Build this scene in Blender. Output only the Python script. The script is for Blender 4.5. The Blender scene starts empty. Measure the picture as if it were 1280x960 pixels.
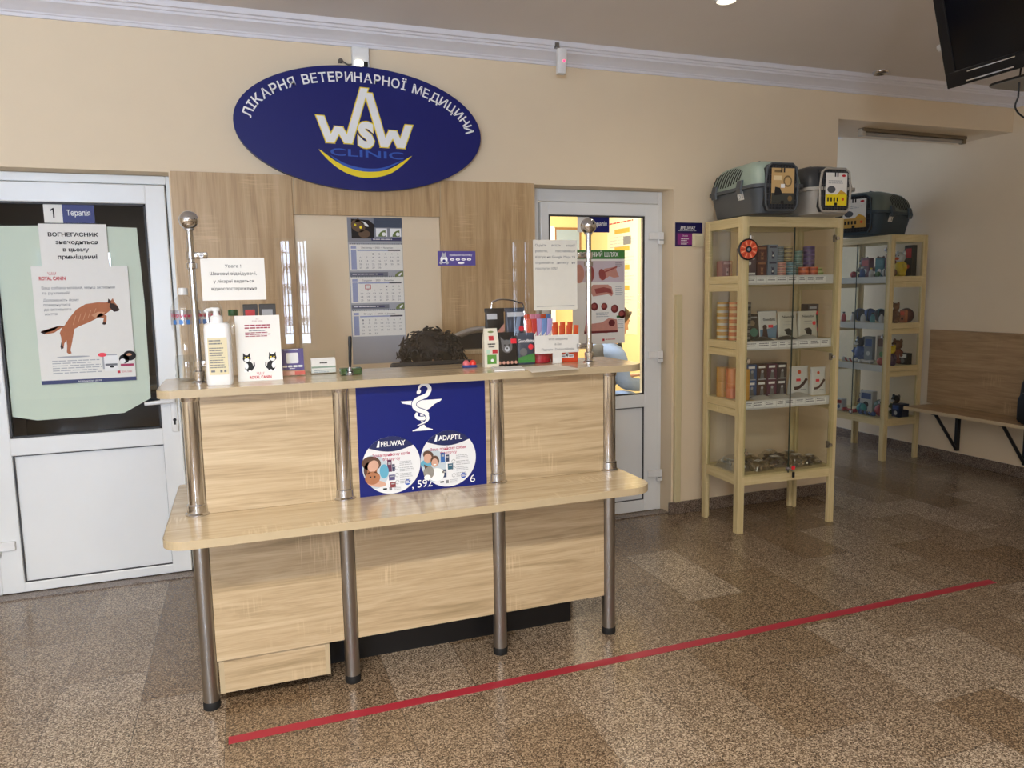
import bpy, bmesh, math, random
from math import sin, cos, pi, radians
from mathutils import Vector, Matrix, Euler
random.seed(7)
S = bpy.context.scene
COL = S.collection

# ------------------------------------------------------------------ materials
def lin(h):
    h = h.lstrip('#'); o = []
    for i in (0, 2, 4):
        c = int(h[i:i+2], 16) / 255
        o.append(c/12.92 if c <= .04045 else ((c+.055)/1.055)**2.4)
    return (*o, 1)

def base(name):
    m = bpy.data.materials.new(name); m.use_nodes = True
    nt = m.node_tree; nt.nodes.clear()
    out = nt.nodes.new('ShaderNodeOutputMaterial')
    b = nt.nodes.new('ShaderNodeBsdfPrincipled')
    nt.links.new(b.outputs[0], out.inputs[0])
    return m, nt, b, out

def N(nt, t, **kw):
    n = nt.nodes.new(t)
    for k, v in kw.items():
        if k in n.inputs: n.inputs[k].default_value = v
        else: setattr(n, k, v)
    return n

_cache = {}
def mat(name, hexc, rough=.5, metal=0., var=.04, scale=30, bump=0., spec=.5, coat=0., emit=None, estr=0.):
    """plain surface with a little procedural mottling"""
    if name in _cache: return _cache[name]
    m, nt, b, out = base(name)
    c = lin(hexc)
    tc = N(nt, 'ShaderNodeTexCoord'); nz = N(nt, 'ShaderNodeTexNoise'); nz.inputs['Scale'].default_value = scale
    nz.inputs['Detail'].default_value = 3
    nt.links.new(tc.outputs['Object'], nz.inputs['Vector'])
    mx = N(nt, 'ShaderNodeMix', data_type='RGBA')
    mx.inputs[6].default_value = tuple(max(0, x*(1-var)) for x in c[:3]) + (1,)
    mx.inputs[7].default_value = tuple(min(1, x*(1+var)) for x in c[:3]) + (1,)
    nt.links.new(nz.outputs['Fac'], mx.inputs[0]); nt.links.new(mx.outputs[2], b.inputs['Base Color'])
    b.inputs['Roughness'].default_value = rough; b.inputs['Metallic'].default_value = metal
    b.inputs['Specular IOR Level'].default_value = spec; b.inputs['Coat Weight'].default_value = coat
    if bump:
        bp = N(nt, 'ShaderNodeBump'); bp.inputs['Strength'].default_value = bump; bp.inputs['Distance'].default_value = .002
        nt.links.new(nz.outputs['Fac'], bp.inputs['Height']); nt.links.new(bp.outputs[0], b.inputs['Normal'])
    if emit:
        b.inputs['Emission Color'].default_value = lin(emit); b.inputs['Emission Strength'].default_value = estr
    _cache[name] = m
    return m

def wood(name, axis, dark, mid, light, rough=.42, coat=.0, k=1.):
    """sawn oak laminate; axis is the direction of the grain"""
    m, nt, b, out = base(name)
    tc = N(nt, 'ShaderNodeTexCoord')
    def mapped(s_along, s_across):
        mp = N(nt, 'ShaderNodeMapping')
        sc = [s_across]*3; sc['xyz'.index(axis)] = s_along
        mp.inputs['Scale'].default_value = sc
        nt.links.new(tc.outputs['Object'], mp.inputs['Vector']); return mp
    n1 = N(nt, 'ShaderNodeTexNoise'); n1.inputs['Scale'].default_value = 1; n1.inputs['Detail'].default_value = 7; n1.inputs['Roughness'].default_value = .62; n1.inputs['Distortion'].default_value = .9
    nt.links.new(mapped(1.5*k, 24*k).outputs[0], n1.inputs['Vector'])
    n2 = N(nt, 'ShaderNodeTexNoise'); n2.inputs['Scale'].default_value = 1; n2.inputs['Detail'].default_value = 4; n2.inputs['Distortion'].default_value = .3
    nt.links.new(mapped(6*k, 190*k).outputs[0], n2.inputs['Vector'])
    n3 = N(nt, 'ShaderNodeTexNoise'); n3.inputs['Scale'].default_value = 1; n3.inputs['Detail'].default_value = 2
    nt.links.new(mapped(160*k, 7*k).outputs[0], n3.inputs['Vector'])   # saw marks across the grain
    n4 = N(nt, 'ShaderNodeTexNoise'); n4.inputs['Scale'].default_value = 5*k; n4.inputs['Detail'].default_value = 2
    nt.links.new(tc.outputs['Object'], n4.inputs['Vector'])
    r = N(nt, 'ShaderNodeValToRGB'); e = r.color_ramp.elements
    e[0].position = .29; e[0].color = lin(dark); e[1].position = .66; e[1].color = lin(light)
    x = e.new(.47); x.color = lin(mid)
    ad = N(nt, 'ShaderNodeMath', operation='MULTIPLY_ADD'); ad.inputs[1].default_value = .32
    nt.links.new(n2.outputs['Fac'], ad.inputs[0])
    sb = N(nt, 'ShaderNodeMath', operation='MULTIPLY_ADD'); sb.inputs[1].default_value = .78; sb.inputs[2].default_value = -.05
    nt.links.new(n1.outputs['Fac'], sb.inputs[0]); nt.links.new(sb.outputs[0], ad.inputs[2])
    nt.links.new(ad.outputs[0], r.inputs[0])
    # pale saw marks where n4 is high
    th = N(nt, 'ShaderNodeMapRange'); th.inputs[1].default_value = .57; th.inputs[2].default_value = .68
    nt.links.new(n4.outputs['Fac'], th.inputs[0])
    t3 = N(nt, 'ShaderNodeMapRange'); t3.inputs[1].default_value = .52; t3.inputs[2].default_value = .6
    nt.links.new(n3.outputs['Fac'], t3.inputs[0])
    mu = N(nt, 'ShaderNodeMath', operation='MULTIPLY'); nt.links.new(th.outputs[0], mu.inputs[0]); nt.links.new(t3.outputs[0], mu.inputs[1])
    mu2 = N(nt, 'ShaderNodeMath', operation='MULTIPLY'); mu2.inputs[1].default_value = .5; nt.links.new(mu.outputs[0], mu2.inputs[0])
    mx = N(nt, 'ShaderNodeMix', data_type='RGBA'); nt.links.new(mu2.outputs[0], mx.inputs[0]); nt.links.new(r.outputs[0], mx.inputs[6])
    c = lin(light); mx.inputs[7].default_value = tuple(min(1, v*1.2) for v in c[:3]) + (1,)
    nt.links.new(mx.outputs[2], b.inputs['Base Color'])
    b.inputs['Roughness'].default_value = rough; b.inputs['Coat Weight'].default_value = coat; b.inputs['Coat Roughness'].default_value = .15
    bp = N(nt, 'ShaderNodeBump'); bp.inputs['Strength'].default_value = .12; bp.inputs['Distance'].default_value = .001
    nt.links.new(n2.outputs['Fac'], bp.inputs['Height']); nt.links.new(bp.outputs[0], b.inputs['Normal'])
    return m

def granite(name, c_dark, c_mid, c_light, rough=.2, tiles=True, scale=1., tone=(.62, 1.05)):
    m, nt, b, out = base(name)
    tc = N(nt, 'ShaderNodeTexCoord')
    v1 = N(nt, 'ShaderNodeTexVoronoi'); v1.inputs['Scale'].default_value = 250*scale
    v2 = N(nt, 'ShaderNodeTexNoise'); v2.inputs['Scale'].default_value = 200*scale; v2.inputs['Detail'].default_value = 5; v2.inputs['Roughness'].default_value = .7
    v3 = N(nt, 'ShaderNodeTexNoise'); v3.inputs['Scale'].default_value = 2.2; v3.inputs['Detail'].default_value = 3
    for v in (v1, v2, v3): nt.links.new(tc.outputs['Object'], v.inputs['Vector'])
    sp = N(nt, 'ShaderNodeSeparateColor'); nt.links.new(v1.outputs['Color'], sp.inputs[0])
    ad = N(nt, 'ShaderNodeMath', operation='MULTIPLY_ADD'); ad.inputs[1].default_value = .42
    nt.links.new(sp.outputs[0], ad.inputs[0])
    sc = N(nt, 'ShaderNodeMath', operation='MULTIPLY_ADD'); sc.inputs[1].default_value = 1.0; sc.inputs[2].default_value = -.2
    nt.links.new(v2.outputs['Fac'], sc.inputs[0]); nt.links.new(sc.outputs[0], ad.inputs[2])
    r = N(nt, 'ShaderNodeValToRGB'); e = r.color_ramp.elements
    e[0].position = .22; e[0].color = lin(c_dark); e[1].position = .78; e[1].color = lin(c_light)
    x = e.new(.5); x.color = lin(c_mid)
    nt.links.new(ad.outputs[0], r.inputs[0])
    last = r.outputs[0]
    if tiles:
        mp = N(nt, 'ShaderNodeMapping'); mp.inputs['Rotation'].default_value = (0, 0, radians(90)); mp.inputs['Location'].default_value = (.06, -.044, 0)
        nt.links.new(tc.outputs['Object'], mp.inputs['Vector'])
        bk = N(nt, 'ShaderNodeTexBrick'); bk.offset = .37
        for k, v in (('Scale', 1.), ('Mortar Size', .0012), ('Mortar Smooth', .1), ('Brick Width', .62), ('Row Height', .28), ('Bias', 0.)): bk.inputs[k].default_value = v
        bk.inputs['Color1'].default_value = (.60, .50, .38, 1); bk.inputs['Color2'].default_value = (1.06, 1.04, 1.02, 1); bk.inputs['Mortar'].default_value = (.4, .4, .4, 1)
        nt.links.new(mp.outputs[0], bk.inputs['Vector'])
        mx = N(nt, 'ShaderNodeMix', data_type='RGBA', blend_type='MULTIPLY'); mx.inputs[0].default_value = 1
        nt.links.new(last, mx.inputs[6]); nt.links.new(bk.outputs['Color'], mx.inputs[7]); last = mx.outputs[2]
    nt.links.new(last, b.inputs['Base Color'])
    rr = N(nt, 'ShaderNodeMapRange'); rr.inputs[3].default_value = rough*.8; rr.inputs[4].default_value = rough*1.4
    nt.links.new(v3.outputs['Fac'], rr.inputs[0]); nt.links.new(rr.outputs[0], b.inputs['Roughness'])
    return m

def thin_glass(name, tint='FFFFFF', rough=.0, ior=1.45, film=0.):
    """clear sheet: fresnel mix of see-through and mirror"""
    m, nt, b, out = base(name); nt.nodes.remove(b)
    t = N(nt, 'ShaderNodeBsdfTransparent'); t.inputs[0].default_value = lin(tint)
    g = N(nt, 'ShaderNodeBsdfGlossy'); g.inputs['Roughness'].default_value = rough
    f = N(nt, 'ShaderNodeFresnel'); f.inputs['IOR'].default_value = ior
    nz = N(nt, 'ShaderNodeTexNoise'); nz.inputs['Scale'].default_value = 4
    mr = N(nt, 'ShaderNodeMath', operation='MULTIPLY_ADD'); mr.inputs[1].default_value = .02; mr.inputs[2].default_value = film
    nt.links.new(nz.outputs['Fac'], mr.inputs[0])
    ad = N(nt, 'ShaderNodeMath', operation='ADD', use_clamp=True)
    nt.links.new(f.outputs[0], ad.inputs[0]); nt.links.new(mr.outputs[0], ad.inputs[1])
    mx = N(nt, 'ShaderNodeMixShader')
    ge = N(nt, 'ShaderNodeNewGeometry'); iv = N(nt, 'ShaderNodeMath', operation='SUBTRACT'); iv.inputs[0].default_value = 1
    nt.links.new(ge.outputs['Backfacing'], iv.inputs[1])
    ml = N(nt, 'ShaderNodeMath', operation='MULTIPLY'); nt.links.new(ad.outputs[0], ml.inputs[0]); nt.links.new(iv.outputs[0], ml.inputs[1])
    nt.links.new(ml.outputs[0], mx.inputs[0]); nt.links.new(t.outputs[0], mx.inputs[1]); nt.links.new(g.outputs[0], mx.inputs[2])
    nt.links.new(mx.outputs[0], out.inputs[0])
    return m

def light_mat(name, hexc, strength):
    m, nt, b, out = base(name); nt.nodes.remove(b)
    e = N(nt, 'ShaderNodeEmission'); e.inputs[0].default_value = lin(hexc); e.inputs[1].default_value = strength
    nt.links.new(e.outputs[0], out.inputs[0]); return m

# ------------------------------------------------------------------ mesh builder
class MB:
    def __init__(s):
        s.v = []; s.f = []; s.mi = []; s.sm = []; s.mats = []
    def slot(s, m):
        if m not in s.mats: s.mats.append(m)
        return s.mats.index(m)
    def add(s, vs, fs, m, smooth=False, M=None):
        o = len(s.v); k = s.slot(m)
        if M is not None: vs = [M @ Vector(v) for v in vs]
        s.v += [tuple(v) for v in vs]
        for f in fs:
            s.f.append([i+o for i in f]); s.mi.append(k); s.sm.append(smooth)
        return s
    def bm(s, b, m, smooth=False, M=None):
        b.verts.index_update()
        s.add([v.co.copy() for v in b.verts], [[v.index for v in f.verts] for f in b.faces], m, smooth, M); b.free(); return s
    def box(s, a, c, m, bev=0., M=None, seg=2):
        x0, y0, z0 = a; x1, y1, z1 = c
        if x0 > x1: x0, x1 = x1, x0
        if y0 > y1: y0, y1 = y1, y0
        if z0 > z1: z0, z1 = z1, z0
        b = bmesh.new()
        vs = [b.verts.new(p) for p in ((x0,y0,z0),(x1,y0,z0),(x1,y1,z0),(x0,y1,z0),(x0,y0,z1),(x1,y0,z1),(x1,y1,z1),(x0,y1,z1))]
        for q in ((3,2,1,0),(4,5,6,7),(0,1,5,4),(1,2,6,5),(2,3,7,6),(3,0,4,7)): b.faces.new([vs[i] for i in q])
        if bev > 0:
            bev = min(bev, .49*min(x1-x0, y1-y0, z1-z0))
            bmesh.ops.bevel(b, geom=list(b.edges), offset=bev, segments=seg, profile=.5, affect='EDGES')
        return s.bm(b, m, False, M)
    def lathe(s, prof, m, c=(0,0,0), n=20, M=None, smooth=True, axis='z'):
        vs = []; fs = []
        for r, z in prof:
            for i in range(n):
                a = 2*pi*i/n; vs.append((r*cos(a), r*sin(a), z))
        for j in range(len(prof)-1):
            for i in range(n):
                k = (i+1) % n; fs.append((j*n+i, j*n+k, (j+1)*n+k, (j+1)*n+i))
        if prof[0][0] > 1e-5: fs.append(tuple(range(n))[::-1])
        if prof[-1][0] > 1e-5: fs.append(tuple((len(prof)-1)*n+i for i in range(n)))
        R = Matrix.Translation(c)
        if axis == 'x': R = R @ Matrix.Rotation(pi/2, 4, 'Y')
        if axis == 'y': R = R @ Matrix.Rotation(-pi/2, 4, 'X')
        if M is not None: R = M @ R
        return s.add(vs, fs, m, smooth, R)
    def cyl(s, p0, p1, r, m, r1=None, n=16, M=None):
        p0 = Vector(p0); p1 = Vector(p1); d = p1-p0
        R = Matrix.Translation(p0) @ d.to_track_quat('Z', 'Y').to_matrix().to_4x4()
        if M is not None: R = M @ R
        return s.lathe([(r, 0), (r if r1 is None else r1, d.length)], m, n=n, M=R)
    def sph(s, c, r, m, n=16, k=10, M=None):
        r = (r, r, r) if isinstance(r, (int, float)) else r
        R = Matrix.Translation(c) @ Matrix.Diagonal((*r, 1))
        if M is not None: R = M @ R
        return s.lathe([(sin(pi*i/k) if 0 < i < k else 0.00001, -cos(pi*i/k)) for i in range(k+1)], m, n=n, M=R)
    def tube(s, pts, r, m, n=8, M=None, closed=False):
        pts = [Vector(p) for p in pts]; vs = []; fs = []; L = len(pts); up = None
        for i, p in enumerate(pts):
            d = (pts[min(i+1, L-1)] - pts[max(i-1, 0)]).normalized() if not closed else (pts[(i+1) % L]-pts[i-1]).normalized()
            if up is None:
                up = Vector((0,0,1)) if abs(d.z) < .9 else Vector((1,0,0))
            a = d.cross(up).normalized(); up = a.cross(d).normalized()
            rr = r[i] if isinstance(r, (list, tuple)) else r
            for j in range(n):
                t = 2*pi*j/n; vs.append(p + a*(rr*cos(t)) + up*(rr*sin(t)))
        for i in range(L if closed else L-1):
            for j in range(n):
                k = (j+1) % n; q = (i+1) % L
                fs.append((i*n+j, i*n+k, q*n+k, q*n+j))
        if not closed:
            fs.append(tuple(range(n))[::-1]); fs.append(tuple((L-1)*n+i for i in range(n)))
        return s.add(vs, fs, m, True, M)
    def prism(s, poly, h0, h1, m, plane='xy', M=None, smooth=False):
        def P(a, b, h): return {'xy': (a, b, h), 'xz': (a, h, b), 'yz': (h, a, b)}[plane]
        n = len(poly); vs = [P(a, b, h0) for a, b in poly] + [P(a, b, h1) for a, b in poly]
        fs = [tuple(range(n))[::-1], tuple(range(n, 2*n))] + [(i, (i+1) % n, n+(i+1) % n, n+i) for i in range(n)]
        s.add(vs, fs, m, smooth, M); return s
    def loft(s, rings, m, smooth=True, M=None, cap=True):
        n = len(rings[0]); vs = [p for r in rings for p in r]; fs = []
        for j in range(len(rings)-1):
            for i in range(n):
                k = (i+1) % n; fs.append((j*n+i, j*n+k, (j+1)*n+k, (j+1)*n+i))
        if cap:
            fs.append(tuple(range(n))[::-1]); fs.append(tuple((len(rings)-1)*n+i for i in range(n)))
        return s.add(vs, fs, m, smooth, M)
    def build(s, name, parent=None, loc=(0,0,0), rz=0., rot=None, scale=1, **props):
        me = bpy.data.meshes.new(name); me.from_pydata(s.v, [], s.f)
        for m in s.mats: me.materials.append(m)
        me.polygons.foreach_set('material_index', s.mi); me.polygons.foreach_set('use_smooth', s.sm)
        b = bmesh.new(); b.from_mesh(me); bmesh.ops.recalc_face_normals(b, faces=[f for f in b.faces]) if not getattr(s, 'flat', False) else None
        b.to_mesh(me); b.free(); me.update()
        if any(s.sm):
            try: me.set_sharp_from_angle(angle=radians(40))
            except Exception: pass
        o = bpy.data.objects.new(name, me); COL.objects.link(o)
        o.location = loc; o.rotation_euler = rot if rot else (0, 0, rz)
        if scale != 1: o.scale = (scale,)*3
        if parent: o.parent = parent
        for k, v in props.items(): o[k] = v
        return o

def thing(name, label, cat, loc=(0,0,0), rz=0., group=None, rot=None):
    o = bpy.data.objects.new(name, None); COL.objects.link(o); o.empty_display_size = .05
    o.location = loc; o.rotation_euler = rot if rot else (0, 0, rz)
    o['label'] = label; o['category'] = cat
    if group: o['group'] = group
    return o
def tag(o, label, cat, group=None):
    o['label'] = label; o['category'] = cat
    if group: o['group'] = group
    return o
def dup(root, loc, rz, label, group=None):
    r = root.copy(); COL.objects.link(r); r.location = loc; r.rotation_euler = (0, 0, rz); r['label'] = label
    if group: r['group'] = group
    for ch in list(root.children):
        c = ch.copy(); COL.objects.link(c); c.parent = r
        for g in list(ch.children):
            d = g.copy(); COL.objects.link(d); d.parent = c
    return r

def rrect(hx, hy, r, n=5, cx=0, cy=0):
    pts = []
    for (sx, sy, a0) in ((1,1,0),(-1,1,pi/2),(-1,-1,pi),(1,-1,3*pi/2)):
        for i in range(n+1):
            a = a0 + pi/2*i/n
            pts.append((cx + sx*(hx-r) + r*cos(a), cy + sy*(hy-r) + r*sin(a)))
    return pts

_glyph = {}
def glyphs(body, bold=0.):
    """flat lettering of one line as vertices and faces, size 1"""
    key = (body, bold)
    if key not in _glyph:
        c = bpy.data.curves.new('lettering', 'FONT'); c.body = body; c.size = 1; c.offset = bold; c.resolution_u = 3
        o = bpy.data.objects.new('lettering', c)
        m = bpy.data.meshes.new_from_object(o)
        vs = [(v.co.x, v.co.y) for v in m.vertices]; fs = [tuple(p.vertices) for p in m.polygons]
        bpy.data.objects.remove(o); bpy.data.curves.remove(c); bpy.data.meshes.remove(m)
        _glyph[key] = (vs, fs)
    return _glyph[key]

class Print:
    """flat printing on a face: origin O, in-plane axes X and Y, raised by a hair along the normal"""
    def __init__(s, mb, O, X, Y, lift=.0008):
        s.mb = mb; s.O = Vector(O); s.X = Vector(X).normalized(); s.Y = Vector(Y).normalized(); s.N = s.X.cross(s.Y); s.l = lift
    def P(s, x, y, k=1): return s.O + s.X*x + s.Y*y + s.N*(s.l*k)
    def poly(s, pts, m, k=1):
        s.mb.add([s.P(x, y, k) for x, y in pts], [tuple(range(len(pts)))], m); return s
    def rect(s, x0, y0, x1, y1, m, k=1): return s.poly([(x0,y0),(x1,y0),(x1,y1),(x0,y1)], m, k)
    def disc(s, cx, cy, r, m, k=1, n=24, ry=None, rot=0):
        ry = r if ry is None else ry
        return s.poly([(cx + r*cos(2*pi*i/n)*cos(rot) - ry*sin(2*pi*i/n)*sin(rot), cy + r*cos(2*pi*i/n)*sin(rot) + ry*sin(2*pi*i/n)*cos(rot)) for i in range(n)], m, k)
    def text(s, body, x, y, h, m, align='l', w=None, bold=0., k=2, rot=0.):
        vs, fs = glyphs(body, bold)
        if not vs: return s
        x0 = min(v[0] for v in vs); x1 = max(v[0] for v in vs); sc = h/.73; sx = sc
        if w: sx = w/(x1-x0)
        W = (x1-x0)*sx; ox = {'l': 0, 'c': -W/2, 'r': -W}[align]
        cr, sr = cos(rot), sin(rot); pts = []
        for a, b in vs:
            u = ox + (a-x0)*sx; v = b*sc
            pts.append(s.P(x + u*cr - v*sr, y + u*sr + v*cr, k))
        s.mb.add(pts, fs, m); return s
    def lines(s, x, y, w, n, dy, h, m, jit=.25, k=2):
        rnd = random.Random(int(x*1e4)+n)
        for i in range(n):
            ww = w*(1-jit*rnd.random()); xx = x
            while xx < x+ww-.001:
                seg = min(x+ww-xx, w*(.08+.16*rnd.random()))
                s.rect(xx, y-i*dy, xx+seg*.86, y-i*dy+h, m, k); xx += seg
        return s

def ribbon(pts, w):
    """outline of a stroke of width w (or per-point widths) along a polyline, mitred"""
    L = []; R = []
    n = len(pts)
    for i, p in enumerate(pts):
        p = Vector(p); ww = (w[i] if isinstance(w, (list, tuple)) else w)/2
        d0 = (p - Vector(pts[i-1])).normalized() if i else None
        d1 = (Vector(pts[i+1]) - p).normalized() if i < n-1 else None
        d = d0 if d1 is None else d1 if d0 is None else (d0+d1).normalized()
        nn = Vector((-d.y, d.x)); c = 1.
        if d0 is not None and d1 is not None: c = max(.35, nn.dot(Vector((-d1.y, d1.x))))
        L.append(tuple(p + nn*ww/c)); R.append(tuple(p - nn*ww/c))
    return L, R
def stroke(pr, pts, w, m, k=1):
    L, R = ribbon(pts, w)
    vs = [pr.P(*p, k+.025*i) for i, p in enumerate(L)] + [pr.P(*p, k+.025*i) for i, p in enumerate(R)]; n = len(L)
    pr.mb.add(vs, [(i, i+1, n+i+1, n+i) for i in range(n-1)], m)
def smooth_pts(pts, k=6):
    """Catmull-Rom through the points"""
    out = []; n = len(pts)
    D = len(pts[0])
    for i in range(n-1):
        p0 = pts[max(i-1, 0)]; p1 = pts[i]; p2 = pts[i+1]; p3 = pts[min(i+2, n-1)]
        for j in range(k):
            t = j/k
            out.append(tuple(.5*((2*p1[d]) + (-p0[d]+p2[d])*t + (2*p0[d]-5*p1[d]+4*p2[d]-p3[d])*t*t + (-p0[d]+3*p1[d]-3*p2[d]+p3[d])*t**3) for d in range(D)))
    out.append(tuple(pts[-1])); return out

# shared materials
WALL = mat('beige_wall_paint', 'EAD7B8', .7, var=.03, scale=6, bump=.1)
CEIL = mat('ceiling_paint', 'E4DFDC', .8, var=.02, scale=5, bump=.05)
CORN = mat('white_moulding', 'E4E2E6', .6, var=.02)
PVC = mat('white_upvc', 'E9EAE8', .28, var=.02, scale=8)
PVC2 = mat('upvc_seal', '3A3A3C', .6)
WHITE = mat('white_plastic', 'ECECEA', .35)
PAPER = mat('white_paper', 'EFEDE6', .8, var=.02)
PAPERG = mat('greenish_paper', 'DDE4D6', .85, var=.03, scale=12)
BLACK = mat('black_ink', '1A1A1C', .7)
GREY = mat('grey_ink', '77787C', .7)
LGREY = mat('pale_grey_ink', 'AEB0B4', .7)
RED = mat('red_ink', 'C4202C', .6)
BLUE = mat('navy_sign_blue', '1A1F6A', .4, var=.03, spec=.3)
NAVY = mat('navy_ink', '23285F', .5)
INKW = mat('white_ink', 'F4F4F2', .55)
YEL = mat('yellow_ink', 'F5DC1E', .5)
CYAN = mat('mid_blue_ink', '2B57B8', .5)
CHROME = mat('polished_chrome', 'CACACC', .09, 1., var=.02)
STEEL = mat('brushed_steel_tube', 'A8A6A3', .33, 1., var=.08, scale=14)
BLKP = mat('black_plastic', '141416', .4)
RUB = mat('black_rubber', '0D0D0E', .7)
OAKH = wood('light_oak_across', 'x', '92805F', 'B69F7D', 'CBB795')
OAKV = wood('light_oak_upright', 'z', 'A08158', 'BC9C70', 'CDAF85')
OAKT = wood('light_oak_top', 'x', 'AE9874', 'C8B38F', 'D8C5A4', rough=.22, coat=.35)
OAKD = wood('oak_bench_board', 'y', '8F7350', 'AC8D66', 'C0A27B')
EDGE = mat('oak_edge_band', 'B6A484', .45)
CREAM = wood('cream_oak_frame', 'z', 'C6B27E', 'D4C18F', 'E0CFA0', rough=.5, k=1.5)
GLASS = thin_glass('clear_sheet_glass', 'FFFFFF', film=.015)
GLASSD = thin_glass('door_glass', 'FCFEFD', film=.0)
GLASSC = thin_glass('cabinet_glass', 'F9FAF7', film=.02)
PETC = thin_glass('clear_bottle_plastic', 'FAFBFB', .05, ior=1.5, film=.09)
SKIN = mat('skin', 'C99A7E', .55, var=.06, scale=40)
ORANGE = mat('orange_ink', 'E0562B', .5)
GREEN = mat('green_ink', '3F8A3A', .55)
PINKR = mat('bright_red_tag', 'F02A3C', .5)
# ------------------------------------------------------------------ camera
cam = bpy.data.cameras.new('camera'); co = bpy.data.objects.new('camera', cam); COL.objects.link(co)
cam.sensor_fit = 'HORIZONTAL'; cam.sensor_width = 36; cam.lens = 935.65/1280*36; cam.clip_start = .05
yaw, pitch, roll = -.3469, -.1235, -.0178
F_ = Vector((-sin(yaw)*cos(pitch), cos(yaw)*cos(pitch), sin(pitch))); r_ = Vector((cos(yaw), sin(yaw), 0)); u_ = r_.cross(F_)
R_ = r_*cos(roll) + u_*sin(roll); U_ = u_*cos(roll) - r_*sin(roll)
co.matrix_world = Matrix(((R_.x, U_.x, -F_.x, .165), (R_.y, U_.y, -F_.y, -3.9375), (R_.z, U_.z, -F_.z, 1.4), (0, 0, 0, 1)))
S.camera = co

# ------------------------------------------------------------------ room shell
XL, XR, YF, YC, H = -3.2, 5.397, -8.0, 3.6, 2.72
XW = 3.84            # end of the wall behind the desk
FLOOR = granite('polished_granite_floor', '1F1814', '80705F', 'CFC0AC', rough=.2)
SKIRT = granite('granite_skirting', '2A221D', '6E5E52', 'A69585', rough=.25, tiles=False)
def structure(mb, name, **kw):
    o = mb.build(name, **kw)
    if not kw.get('parent'): o['kind'] = 'structure'
    return o
structure(MB().box((XL-.3, YF-.3, -.1), (XR+.3, YC+.3, 0), FLOOR), 'floor')
structure(MB().box((XL-.3, YF-.3, H), (XR+.3, YC+.3, H+.1), CEIL), 'ceiling')
def wall_grid(mb, xs, zs, holes, a, b, m, plane='y'):
    for i in range(len(xs)-1):
        for j in range(len(zs)-1):
            if (i, j) in holes: continue
            if plane == 'y': mb.box((xs[i], a, zs[j]), (xs[i+1], b, zs[j+1]), m)
            else: mb.box((a, xs[i], zs[j]), (b, xs[i+1], zs[j+1]), m)
D1 = (-1.02, -.107); D2 = (1.742, 2.628)
w = MB(); T = .28
wall_grid(w, [XL, D1[0], D1[1], D2[0], D2[1], XW], [0, 1.982, H], {(1, 0), (3, 0)}, 0, T, WALL)
w.box((XW, 0, 2.455), (XR, .47, H), WALL)
structure(w, 'wall_back')
structure(MB().box((XR, YF, 0), (XR+.2, YC, H), WALL), 'wall_right')
w = MB(); wall_grid(w, [YF, -5.6, -3.9, YC], [0, .85, 2.15, H], {(1, 1)}, XL-.2, XL, WALL, 'x'); structure(w, 'wall_left')
w = MB(); wall_grid(w, [XL, -2.5, -1.45, .62, 1.06, 3.6, 3.98, XR], [0, .72, 2.12, H], {(1, 1), (3, 1), (5, 1)}, YF-.25, YF, WALL); structure(w, 'wall_front')
w = MB(); wall_grid(w, [XL, XW+.15, XW+.3, XR], [0, .9, 2.3, H], {(2, 1)}, YC, YC+.2, WALL); structure(w, 'wall_corridor')
structure(MB().box((XW, T, 0), (XW+.12, YC, H), mat('pale_corridor_paint', 'D9D6D2', .7)), 'wall_partition')
structure(MB().box((.75, T, 0), (.85, YC, H), WALL), 'wall_between')
# windows behind the visitor and at the corridor end: frame, panes and curled iron grille
SKYGL = thin_glass('window_glass', 'F2F7FF')
GRILL = mat('dark_iron', '22252A', .5)
def window(name, x0, x1, z0, z1, y, d, grille=True, axis='y'):
    def Q(a, h, b): return (a, y+h*d, b) if axis == 'y' else (y+h*d, a, b)
    f = MB()
    xm = (x0+x1)/2
    for a, b in ((x0, x0+.07), (x1-.07, x1), (xm-.05, xm+.05)): f.box(Q(a, .02, z0), Q(b, .09, z1), PVC, .006)
    for a, b in ((z0, z0+.07), (z1-.07, z1)): f.box(Q(x0, .025, a), Q(x1, .085, b), PVC, .006)
    o = structure(f, name)
    g = MB().box(Q(x0+.05, .05, z0+.05), Q(x1-.05, .056, z1-.05), SKYGL); g.build('window_pane', o)
    if grille:
        g = MB()
        for k in range(9):
            a = x0+.05+(x1-x0-.1)*k/8
            g.tube([Q(a, .16, z0+.03), Q(a, .16, z1-.03)], .007, GRILL, 6)
        for k in range(8):
            a = x0+.05+(x1-x0-.1)*(k+.5)/8
            for zz, sg in ((z0+.35, 1), (z0+.75, -1), (z1-.4, 1)):
                g.tube([Q(a+sg*.05*(1-t/26)*cos(t*.5), .16, zz+.07*(1-t/26)*sin(t*.5)) for t in range(22)], .005, GRILL, 5)
        for b in (z0+.2, z0+.55, z1-.2): g.tube([Q(x0, .16, b), Q(x1, .16, b)], .007, GRILL, 6)
        g.build('window_grille', o)
    return o
window('window_1', -2.5, -1.45, .72, 2.12, YF, -1)
window('window_2', .62, 1.06, .72, 2.12, YF, -1)
window('window_3', 3.6, 3.98, .72, 2.12, YF, -1)
window('window_4', -5.6, -3.9, .85, 2.15, XL, -1, axis='x')
window('window_5', XW+.3, XR, .9, 2.3, YC, 1, grille=False)

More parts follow.
